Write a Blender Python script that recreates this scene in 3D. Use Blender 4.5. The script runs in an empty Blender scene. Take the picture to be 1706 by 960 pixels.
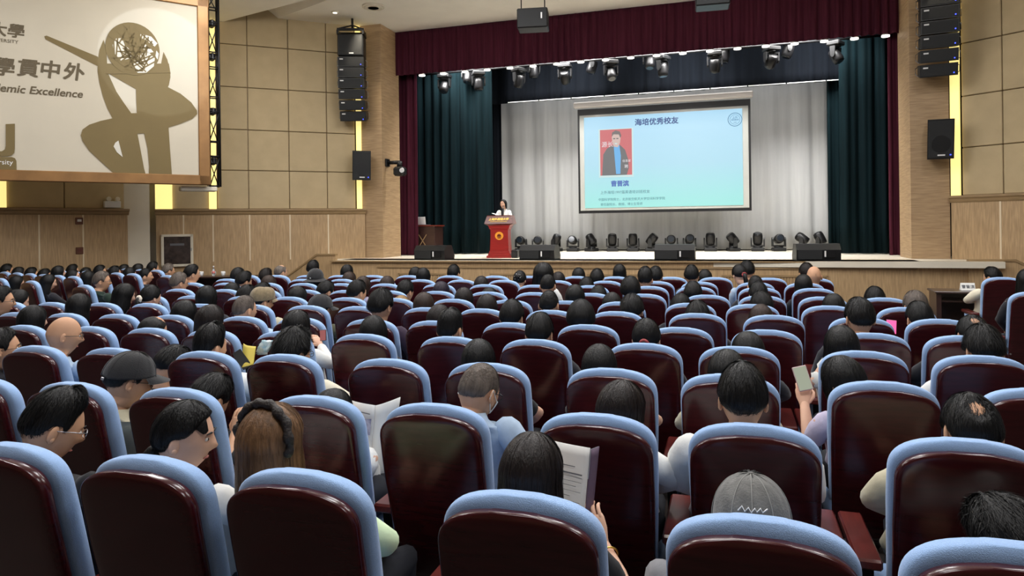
import bpy, bmesh, math, random
import numpy as np
from mathutils import Vector, Matrix, noise
random.seed(7)
SC = bpy.context.scene
COL = SC.collection
rad = math.radians

# ------------------------------------------------------------------ camera, world, lights
cam_d = bpy.data.cameras.new('camera')
cam_d.sensor_width = 36.0
cam_d.lens = 36.0 * 1150.0 / 1706.0
cam_d.shift_y = -103.0 / 1706.0
cam_d.clip_end = 200
cam = bpy.data.objects.new('camera', cam_d); COL.objects.link(cam)
cam.matrix_world = (Matrix.Translation((0, 0, 1.70)) @ Matrix.Rotation(rad(17.5), 4, 'Z')
                    @ Matrix.Rotation(rad(90), 4, 'X') @ Matrix.Rotation(-0.0126, 4, 'Z'))
SC.camera = cam
SC.view_settings.view_transform = 'Standard'
SC.view_settings.look = 'None'
SC.view_settings.gamma = 1.0
SC.view_settings.use_curve_mapping = False
SC.view_settings.exposure = 0.0
W = bpy.data.worlds.new('hall_ambient_fill'); SC.world = W; W.use_nodes = True
W.node_tree.nodes['Background'].inputs[0].default_value = (0.93, 0.92, 0.96, 1)
W.node_tree.nodes['Background'].inputs[1].default_value = 0.22  # dim even background glow, added as ambient fill

def area(name, loc, size, power, color=(1, 0.95, 0.88), rot=(0, 0, 0), sy=None, spread=180):
    d = bpy.data.lights.new(name, 'AREA'); d.energy = power; d.color = color; d.size = size
    if sy: d.shape = 'RECTANGLE'; d.size_y = sy
    d.spread = rad(spread)
    o = bpy.data.objects.new(name, d); COL.objects.link(o); o.location = loc; o.rotation_euler = rot
    return o
def spot(name, loc, target, power, angle, blend=0.4, color=(1, 0.96, 0.9), size=0.1):
    d = bpy.data.lights.new(name, 'SPOT'); d.energy = power; d.color = color
    d.spot_size = rad(angle); d.spot_blend = blend; d.shadow_soft_size = size
    o = bpy.data.objects.new(name, d); COL.objects.link(o); o.location = loc
    o.rotation_euler = (Vector(target) - Vector(loc)).to_track_quat('-Z', 'Y').to_euler()
    return o
HALL = (0.97, 0.97, 1.0)
def bulb(name, loc, power, color, r=0.35):
    d = bpy.data.lights.new(name, 'POINT'); d.energy = power; d.color = color; d.shadow_soft_size = r
    o = bpy.data.objects.new(name, d); COL.objects.link(o); o.location = loc; return o
for lx, ly, lp in ((-1.5, 1.0, 130), (3.0, 2.0, 100), (-6.5, 3.5, 130), (-1.5, 5.5, 130), (2.5, 7.5, 100), (-7, 8, 130), (-2.5, 9.2, 120), (-11, 6, 100)):
    area('hall_ceiling_and_fill_light', (lx, ly, 6.70), 1.6, lp, HALL)
    bulb('hall_fill_bulb', (lx + .8, ly - .5, 6.05), lp * .55, (1.0, 0.95, 0.86))  # unseen point fill, added so the ceiling brightens too
for lx, ly, lp in ((-9.0, 10.6, 70), (-5.0, 11.2, 80), (-.5, 11.0, 90), (3.6, 9.6, 80)):  # unseen front lamps added to lift walls, stage front and ceiling
    area('hall_ceiling_and_fill_light', (lx, ly, 6.70), 1.2, lp, HALL)
    bulb('hall_fill_bulb', (lx, ly - .6, 6.35), lp * .5, (1.0, 0.95, 0.86))
# stage wash from the lighting bridge behind the valance
for lx in (-7, -4, -1, 2):
    area('stage_wash_light', (lx, 17.35, 6.5), 1.0, 165, (1.0, 0.98, 0.96), rot=(rad(40), 0, 0), spread=130)
area('stage_floor_light', (-2.4, 17.35, 6.4), 9.0, 420, (1, 0.97, 0.93), sy=0.5, spread=110)
area('backdrop_fill', (-2.0, 19.28, 6.8), 9.0, 75, (1, 0.98, 0.95), rot=(rad(18), 0, 0), sy=0.4, spread=120)  # unseen fill added behind the border to even out the backdrop
for lx in (-9.0, 1.5):  # unseen spots added to brighten the ceiling by the stage
    spot('ceiling_fill_spot', (lx, 6.0, 5.9), (-3.5, 14.0, 7.0), 190, 75, 0.8, (1, 0.95, 0.87), 0.3)
spot('ceiling_fill_spot', (-6.0, 7.5, 5.6), (-12.0, 13.2, 6.9), 150, 70, 0.8, (1, 0.95, 0.87), 0.3)  # another added spot, for the underside of the cloud
spot('lectern_spotlight', (-4.6, 9.0, 6.6), (-5.4, 16.5, 1.8), 500, 10, 0.5)
for lx in (-8.6, 3.9):
    spot('column_downlight', (lx, 15.0, 6.9), (lx, 16.2, 1.0), 200, 50, 0.6, (1, 0.88, 0.68))
spot('banner_spotlight', (-4.0, 4.5, 6.6), (-10.75, 10.95, 5.05), 1100, 13, 0.1, (0.72, 0.84, 1.0), 0.02)

# ------------------------------------------------------------------ materials
def lin(c):
    return tuple((v / 255 / 12.92 if v / 255 <= 0.04045 else ((v / 255 + 0.055) / 1.055) ** 2.4) for v in c)
_M = {}
def mat(name, rgb, rough=0.6, var=0.0, scale=20.0, stretch=(1, 1, 1), bump=0.0, bscale=None, spec=0.5, metal=0.0, coat=0.0, emit=0.0, trans=0.0, sheen=0.0, second=None, detail=4.0):
    if name in _M: return _M[name]
    m = bpy.data.materials.new(name); m.use_nodes = True
    nt = m.node_tree; N = nt.nodes; L = nt.links
    b = N['Principled BSDF']
    c = lin(rgb) + (1,)
    b.inputs['Base Color'].default_value = c
    b.inputs['Roughness'].default_value = rough
    b.inputs['Specular IOR Level'].default_value = spec
    b.inputs['Metallic'].default_value = metal
    b.inputs['Coat Weight'].default_value = coat
    b.inputs['Coat Roughness'].default_value = 0.12
    b.inputs['Sheen Weight'].default_value = sheen
    b.inputs['Transmission Weight'].default_value = trans
    if emit:
        b.inputs['Emission Color'].default_value = c
        b.inputs['Emission Strength'].default_value = emit
    if var or bump:
        tc = N.new('ShaderNodeTexCoord'); mp = N.new('ShaderNodeMapping')
        mp.inputs['Scale'].default_value = stretch
        L.new(tc.outputs['Object'], mp.inputs['Vector'])
        if var:
            n = N.new('ShaderNodeTexNoise'); n.inputs['Scale'].default_value = scale; n.inputs['Detail'].default_value = detail
            L.new(mp.outputs['Vector'], n.inputs['Vector'])
            r = N.new('ShaderNodeValToRGB')
            hi = lin(second) if second else tuple(min(1, v * (1 + var)) for v in c[:3])
            lo = tuple(v * (1 - var) for v in c[:3]) if not second else c[:3]
            r.color_ramp.elements[0].position = 0.32; r.color_ramp.elements[1].position = 0.68
            r.color_ramp.elements[0].color = lo + (1,); r.color_ramp.elements[1].color = hi + (1,)
            L.new(n.outputs['Fac'], r.inputs['Fac']); L.new(r.outputs['Color'], b.inputs['Base Color'])
        if bump:
            n2 = N.new('ShaderNodeTexNoise'); n2.inputs['Scale'].default_value = bscale or scale; n2.inputs['Detail'].default_value = 3
            L.new(mp.outputs['Vector'], n2.inputs['Vector'])
            bp = N.new('ShaderNodeBump'); bp.inputs['Strength'].default_value = bump; bp.inputs['Distance'].default_value = 0.01
            L.new(n2.outputs['Fac'], bp.inputs['Height']); L.new(bp.outputs['Normal'], b.inputs['Normal'])
    _M[name] = m
    return m
M_SHELL = mat('maroon_lacquered_wood', (56, 14, 19), 0.22, 0.22, 6, (1, 1, 9), coat=0.2, spec=0.35)
M_ARM = mat('red_brown_lacquered_wood', (88, 30, 26), 0.28, 0.2, 8, (9, 1, 9), coat=0.5)
M_BLUE = mat('pale_blue_upholstery', (150, 182, 226), 0.85, 0.06, 220, bump=0.25, bscale=420, sheen=0.3, spec=0.2)
M_BLACK = mat('black_plastic', (16, 17, 19), 0.45, 0.15, 30)
M_BLACKM = mat('black_painted_metal', (22, 22, 24), 0.4, 0.1, 30, metal=0.3)
M_GRILLE = mat('black_speaker_grille', (24, 26, 28), 0.6, 0.35, 160, bump=0.5, bscale=260)
M_MARK = mat('white_print', (225, 225, 225), 0.6)
M_BLUELED = mat('blue_indicator', (60, 80, 255), 0.4, emit=3.0)
M_WOODV = mat('oak_veneer_upright_grain', (190, 160, 120), 0.5, 0.22, 5, (9, 9, 0.7), second=(162, 134, 98), bump=0.05)
M_WOODH = mat('oak_veneer_level_grain', (186, 158, 122), 0.5, 0.22, 4, (0.8, 0.8, 13), second=(158, 130, 98), bump=0.05)
M_OAKD = mat('oak_moulding', (150, 124, 88), 0.5, 0.15, 5, (1, 1, 8))
M_BATTEN = mat('pale_joint_batten', (222, 206, 176), 0.5)
M_PANEL = mat('beige_wall_panel', (192, 173, 138), 0.9, 0.05, 3, spec=0.15)
M_WHITE = mat('warm_white_plaster', (226, 218, 200), 0.85, 0.03, 2)
M_CEIL = mat('cream_ceiling_paint', (247, 242, 231), 0.9, 0.03, 1.5)
M_FLOOR = mat('grey_brown_floor', (70, 62, 58), 0.6, 0.12, 4)
M_STAGE = mat('pale_stage_boards', (226, 218, 200), 0.4, 0.06, 3, (0.6, 6, 1))
M_DARK = mat('dark_stage_void', (14, 18, 22), 0.9)
M_MAROON = mat('maroon_velvet', (70, 28, 42), 0.9, 0.2, 3, (6, 6, 0.3), spec=0.1)
M_TEAL = mat('dark_teal_velvet', (6, 22, 26), 0.9, 0.25, 3, (6, 6, 0.3), spec=0.1)
M_NAVY = mat('dark_navy_velvet', (8, 12, 18), 0.9, 0.2, 3, (6, 6, 0.3), spec=0.1)
M_DRAPE = mat('pale_grey_drape', (172, 173, 173), 0.9, 0.04, 3, (5, 5, 0.3))
M_GLOW = mat('warm_cove_light', (255, 232, 146), 0.5, emit=1.0)
M_LAMP = mat('lit_lamp_face', (255, 248, 235), 0.4, emit=2.4)
M_BRONZE = mat('brown_bronze_frame', (142, 104, 62), 0.35, 0.15, 3, metal=0.35)
M_CREAMB = mat('cream_banner', (194, 185, 166), 0.7, 0.03, 1.2)
M_OLIVE = mat('olive_gold_print', (112, 95, 56), 0.7, 0.04, 2)
M_RED = mat('red_lacquered_lectern', (150, 34, 30), 0.3, 0.12, 4, (1, 1, 5), coat=0.4)
M_DRED = mat('dark_red_lacquer', (96, 36, 26), 0.3, 0.15, 5, (1, 6, 6), coat=0.4)
M_GOLD = mat('gold_lettering', (236, 190, 84), 0.4, metal=0.2, emit=0.15)
M_PAPER = mat('white_paper', (232, 232, 228), 0.8, 0.02, 6)
M_INK = mat('grey_print', (110, 112, 118), 0.8)
M_DESK = mat('dark_brown_desk', (52, 34, 30), 0.35, 0.2, 4, (1, 6, 6), coat=0.3)
M_GLASS = mat('clear_plastic', (230, 235, 240), 0.08, trans=0.9)
M_CHROME = mat('brushed_metal', (170, 172, 176), 0.3, metal=0.9)

# ------------------------------------------------------------------ mesh helpers
class MB:
    """collects shapes and links them as one mesh object"""
    def __init__(s): s.v = []; s.f = []; s.m = []; s.mats = []; s.sm = []
    def add(s, verts, faces, m=0, smooth=False):
        k = len(s.v); s.v += [tuple(map(float, v)) for v in verts]
        for f in faces: s.f.append([i + k for i in f]); s.m.append(m); s.sm.append(smooth)
        return s
    def box(s, c, d, R=None, m=0, bev=0.0):
        x, y, z = d[0] / 2, d[1] / 2, d[2] / 2
        if bev:
            b = min(bev, x * .9, y * .9, z * .9)
            P = []
            for sx in (-1, 1):
                for sy in (-1, 1):
                    for sz in (-1, 1):
                        P += [(sx * x, sy * (y - b), sz * (z - b)), (sx * (x - b), sy * y, sz * (z - b)), (sx * (x - b), sy * (y - b), sz * z)]
            bm = bmesh.new()
            for p in P: bm.verts.new(p)
            bmesh.ops.convex_hull(bm, input=bm.verts)
            bm.verts.ensure_lookup_table(); bm.verts.index_update()
            P = [v.co.copy() for v in bm.verts]; F = [[v.index for v in f.verts] for f in bm.faces]; bm.free()
        else:
            P = [(sx * x, sy * y, sz * z) for sx in (-1, 1) for sy in (-1, 1) for sz in (-1, 1)]
            F = [(0, 1, 3, 2), (4, 6, 7, 5), (0, 4, 5, 1), (2, 3, 7, 6), (0, 2, 6, 4), (1, 5, 7, 3)]
        P = [Vector(p) for p in P]
        if R is not None: P = [R @ p for p in P]
        s.add([p + Vector(c) for p in P], F, m); return s
    def grid(s, A, m=0, closed=True, caps=True, smooth=True, flip=False):
        A = np.asarray(A); r, c = A.shape[:2]
        V = A.reshape(-1, 3).tolist(); F = []
        for i in range(r - 1):
            for j in range(c if closed else c - 1):
                j2 = (j + 1) % c
                q = (i * c + j, i * c + j2, (i + 1) * c + j2, (i + 1) * c + j)
                F.append(q[::-1] if flip else q)
        if closed and caps:
            a = [j for j in range(c)]; b = [(r - 1) * c + j for j in range(c)]
            F.append(a if flip else a[::-1]); F.append(b[::-1] if flip else b)
        s.add(V, F, m, smooth); return s
    def tube(s, pts, radii, n=10, m=0, round_ends=True, flat=1.0):
        pts = [Vector(p) for p in pts]
        if not hasattr(radii, '__len__'): radii = [radii] * len(pts)
        P = list(pts); Rr = list(radii)
        if round_ends:
            d0 = (pts[0] - pts[1]).normalized(); d1 = (pts[-1] - pts[-2]).normalized()
            P = [pts[0] + d0 * radii[0] * .95, pts[0] + d0 * radii[0] * .6] + P + [pts[-1] + d1 * radii[-1] * .6, pts[-1] + d1 * radii[-1] * .95]
            Rr = [radii[0] * .3, radii[0] * .8] + Rr + [radii[-1] * .8, radii[-1] * .3]
        ref = Vector((0.31, 0.17, 0.93)); rows = []
        for i, p in enumerate(P):
            t = (P[min(i + 1, len(P) - 1)] - P[max(i - 1, 0)]).normalized()
            u = t.cross(ref)
            if u.length < 1e-3: u = t.cross(Vector((1, 0, 0)))
            u.normalize(); w = t.cross(u)
            rows.append([p + (u * math.cos(a) + w * math.sin(a) * flat) * Rr[i] for a in np.linspace(0, 2 * math.pi, n, endpoint=False)])
        s.grid(np.array([[tuple(q) for q in r] for r in rows]), m); return s
    def cyl(s, p0, p1, r, n=16, m=0, r2=None):
        p0 = Vector(p0); p1 = Vector(p1); t = (p1 - p0).normalized()
        u = t.cross(Vector((0.31, 0.17, 0.93)))
        u.normalize(); w = t.cross(u); rows = []
        for p, q in ((p0, r), (p1, r2 if r2 is not None else r)):
            rows.append([tuple(p + (u * math.cos(a) + w * math.sin(a)) * q) for a in np.linspace(0, 2 * math.pi, n, endpoint=False)])
        k = len(s.f); s.grid(np.array(rows), m)
        s.sm[-1] = s.sm[-2] = False; return s
    def ell(s, c, r, n=14, R=None, m=0):
        rows = []
        for ph in np.linspace(0.02, math.pi - 0.02, n // 2 + 2):
            row = []
            for a in np.linspace(0, 2 * math.pi, n, endpoint=False):
                p = Vector((r[0] * math.sin(ph) * math.cos(a), r[1] * math.sin(ph) * math.sin(a), r[2] * math.cos(ph)))
                if R is not None: p = R @ p
                row.append(tuple(p + Vector(c)))
            rows.append(row)
        s.grid(np.array(rows), m, flip=True); return s
    def prism(s, poly, ax, o, d, m=0):
        """polygon in 2-D, axes ax=(u,v) vectors, origin o, extruded by vector d"""
        u, v = Vector(ax[0]), Vector(ax[1]); o = Vector(o); d = Vector(d); n = len(poly)
        P = [o + u * a + v * b for a, b in poly]; Q = [p + d for p in P]
        F = [list(range(n))[::-1], list(range(n, 2 * n))] + [(i, (i + 1) % n, n + (i + 1) % n, n + i) for i in range(n)]
        s.add(P + Q, F, m); return s
    def mesh(s, name, mats):
        me = bpy.data.meshes.new(name); me.from_pydata(s.v, [], s.f)
        for m in mats: me.materials.append(m)
        me.polygons.foreach_set('material_index', s.m); me.polygons.foreach_set('use_smooth', s.sm)
        bm = bmesh.new(); bm.from_mesh(me); bmesh.ops.recalc_face_normals(bm, faces=bm.faces); bm.to_mesh(me); bm.free()
        me.update(); return me
    def build(s, name, mats, parent=None):
        if not isinstance(mats, (list, tuple)): mats = [mats]
        return link(name, s.mesh(name, mats), parent)
def link(name, me, parent=None):
    o = bpy.data.objects.new(name, me); COL.objects.link(o)
    if parent is not None: o.parent = parent
    return o
def tag(o, label, cat, group=None, kind=None):
    if label: o['label'] = label
    if cat: o['category'] = cat
    if group: o['group'] = group
    if kind: o['kind'] = kind
    return o
def struct(o): o['kind'] = 'structure'; return o
def empty(name, loc, rz=0.0):
    o = bpy.data.objects.new(name, None); COL.objects.link(o); o.location = loc; o.rotation_euler = (0, 0, rz)
    o.empty_display_size = 0.1
    return o
def text_mesh(txt, size, ext=0.002, shear=0.0, bold=0.0, align='CENTER'):
    c = bpy.data.curves.new('lettering', 'FONT'); c.body = txt; c.size = size; c.extrude = ext; c.shear = shear; c.offset = bold
    c.align_x = align; c.align_y = 'CENTER'; c.resolution_u = 3
    o = bpy.data.objects.new('lettering', c); COL.objects.link(o)
    me = bpy.data.meshes.new_from_object(o.evaluated_get(bpy.context.evaluated_depsgraph_get()))
    bpy.data.objects.remove(o); bpy.data.curves.remove(c)
    return me
def put_text(txt, size, m, Mx, parent=None, name='lettering', fat=0.0, **k):
    me = text_mesh(txt, size, **k)
    if fat:
        bm = bmesh.new()
        for ox, oy in ((0, 0), (fat, 0), (0, fat), (fat, fat)):
            n0 = len(bm.verts); bm.from_mesh(me); bm.verts.ensure_lookup_table()
            for v in bm.verts[n0:]: v.co.x += ox - fat / 2; v.co.y += oy - fat / 2; v.co.z += .0002 * (ox > 0) + .0003 * (oy > 0)
        bm.to_mesh(me); bm.free()
    me.materials.clear(); me.materials.append(m)
    o = link(name, me, parent); o.matrix_world = Mx if parent is None else o.matrix_world
    if parent is not None: o.matrix_local = Mx
    return o
def frame(o, u, v):
    """matrix with x axis u, y axis v at origin o"""
    u = Vector(u).normalized(); v = Vector(v).normalized(); w = u.cross(v)
    return Matrix(((u.x, v.x, w.x, o[0]), (u.y, v.y, w.y, o[1]), (u.z, v.z, w.z, o[2]), (0, 0, 0, 1)))
def ring(c, hw, hd, n=28, p=2.0, R=None):
    out = []
    for a in np.linspace(0, 2 * math.pi, n, endpoint=False):
        ca, sa = math.cos(a), math.sin(a)
        q = Vector((hw * math.copysign(abs(ca) ** (2 / p), ca), hd * math.copysign(abs(sa) ** (2 / p), sa), 0))
        if R is not None: q = R @ q
        out.append(tuple(q + Vector(c)))
    return out
ORD = ['first', 'second', 'third', 'fourth', 'fifth', 'sixth', 'seventh', 'eighth', 'ninth', 'tenth', 'eleventh', 'twelfth', 'thirteenth', 'fourteenth', 'fifteenth', 'sixteenth', 'seventeenth', 'eighteenth', 'nineteenth', 'twentieth']
SEATS=[(-2.27,1.62,0,1),(-1.72,1.64,0,1),(-1.19,1.66,0,1),(-0.53,1.67,0,1),(0.06,1.68,0,1),(0.58,1.69,0,1),(-3.45,2.35,0,2),(-2.91,2.38,0,2),(-2.34,2.41,0,2),(-1.66,2.44,0,2),(-1.12,2.45,0,2),(-0.48,2.47,0,2),(0.07,2.48,0,2),(0.71,2.48,0,2),(-4.73,3.06,0,3),(-4.07,3.11,0,3),(-3.53,3.16,0,3),(-2.89,3.2,0,3),(-2.37,3.23,0,3),(-1.74,3.25,0,3),(-1.19,3.27,0,3),(-0.56,3.29,0,3),(-0.01,3.29,0,3),(0.63,3.3,0,3),(1.21,3.31,0,3),(-5.07,3.79,0,4),(-4.49,3.85,0,4),(-3.98,3.89,0,4),(-3.47,3.92,0,4),(-2.91,3.96,0,4),(-2.31,3.99,0,4),(-1.7,4.02,0,4),(-1.15,4.04,0,4),(-0.49,4.05,0,4),(0.04,4.06,0,4),(0.68,4.07,0,4),(1.23,4.07,0,4),(-5.95,4.39,0,5),(-5.44,4.44,0,5),(-4.93,4.49,0,5),(-4.41,4.54,0,5),(-3.75,4.59,0,5),(-3.24,4.63,0,5),(-2.63,4.66,0,5),(-2.11,4.68,0,5),(-1.52,4.71,0,5),(-0.96,4.73,0,5),(-0.33,4.74,0,5),(0.22,4.75,0,5),(0.84,4.75,0,5),(1.35,4.76,0,5),(-6.94,5.06,0,6),(-6.43,5.11,0,6),(-5.86,5.18,0,6),(-5.35,5.23,0,6),(-4.78,5.29,0,6),(-4.24,5.34,0,6),(-3.68,5.38,0,6),(-3.17,5.41,0,6),(-2.53,5.45,0,6),(-2.02,5.47,0,6),(-1.42,5.49,0,6),(-0.88,5.51,0,6),(-0.25,5.52,0,6),(0.31,5.53,0,6),(0.91,5.53,0,6),(1.42,5.54,0,6),(-5.99,5.89,0,7),(-5.48,5.94,0,7),(-4.87,6,0,7),(-4.34,6.04,0,7),(-3.69,6.09,0,7),(-3.18,6.12,0,7),(-2.57,6.16,0,7),(-2,6.18,0,7),(-1.46,6.21,0,7),(-0.95,6.22,0,7),(-0.34,6.23,0,7),(0.18,6.24,0,7),(0.79,6.25,0,7),(1.36,6.25,0,7),(-6.29,6.62,0,8),(-5.67,6.67,0,8),(-5.16,6.72,0,8),(-4.65,6.78,0,8),(-4.14,6.81,0,8),(-3.62,6.85,0,8),(-3.06,6.89,0,8),(-2.48,6.92,0,8),(-1.97,6.94,0,8),(-1.37,6.97,0,8),(-0.83,6.98,0,8),(-0.22,6.99,0,8),(0.29,7,0,8),(0.83,7,0,8),(1.34,7.01,0,8),(-6.84,7.43,0,9),(-6.33,7.49,0,9),(-5.75,7.56,0,9),(-5.24,7.61,0,9),(-4.71,7.66,0,9),(-4.12,7.71,0,9),(-3.42,7.76,0,9),(-2.82,7.8,0,9),(-2.21,7.83,0,9),(-1.55,7.86,0,9),(-0.88,7.88,0,9),(-0.37,7.89,0,9),(0.3,7.9,0,9),(0.85,7.9,0,9),(-6.85,8.12,0,10),(-5.69,8.25,0,10),(-5.11,8.32,0,10),(-4.54,8.37,0,10),(-3.96,8.41,0,10),(-3.39,8.45,0,10),(-2.82,8.49,0,10),(-2.12,8.52,0,10),(-1.49,8.55,0,10),(-0.87,8.57,0,10),(-0.36,8.57,0,10),(0.28,8.58,0,10),(0.82,8.59,0,10),(-6.58,8.89,0,11),(-6.07,8.93,0,11),(-5.56,9,0,11),(-5.03,9.06,0,11),(-4.48,9.11,0,11),(-3.85,9.16,0,11),(-3.18,9.21,0,11),(-2.67,9.23,0,11),(-2.02,9.27,0,11),(-1.49,9.29,0,11),(-0.75,9.31,0,11),(-0.19,9.32,0,11),(0.47,9.33,0,11),(1.01,9.33,0,11),(3.18,9.81,0,'aisle'),(2.82,7.86,0,'aisle'),(-6.46,4.34,0,5),(-7.09,8.85,0,11),(-8.1,6.9,-17,'a'),(-9.63,7.36,-17,'a'),(-10.69,7.68,-17,'a'),(-11.3,7.86,-17,'a'),(-9,7.97,-17,'b'),(-9.87,8.23,-17,'b'),(-10.37,8.38,-17,'b'),(-10.87,8.53,-17,'b'),(-11.37,8.68,-17,'b'),(-11.87,8.83,-17,'b'),(-12.37,8.98,-17,'b'),(-12.87,9.13,-17,'b'),(-8.4,8.61,-17,'c'),(-9.4,8.91,-17,'c'),(-9.9,9.06,-17,'c'),(-10.4,9.21,-17,'c'),(-10.9,9.36,-17,'c'),(-11.4,9.51,-17,'c'),(-11.9,9.66,-17,'c'),(-9.76,9.77,-17,'d'),(-10.26,9.92,-17,'d'),(-10.76,10.07,-17,'d'),(-11.26,10.22,-17,'d')]
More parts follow.
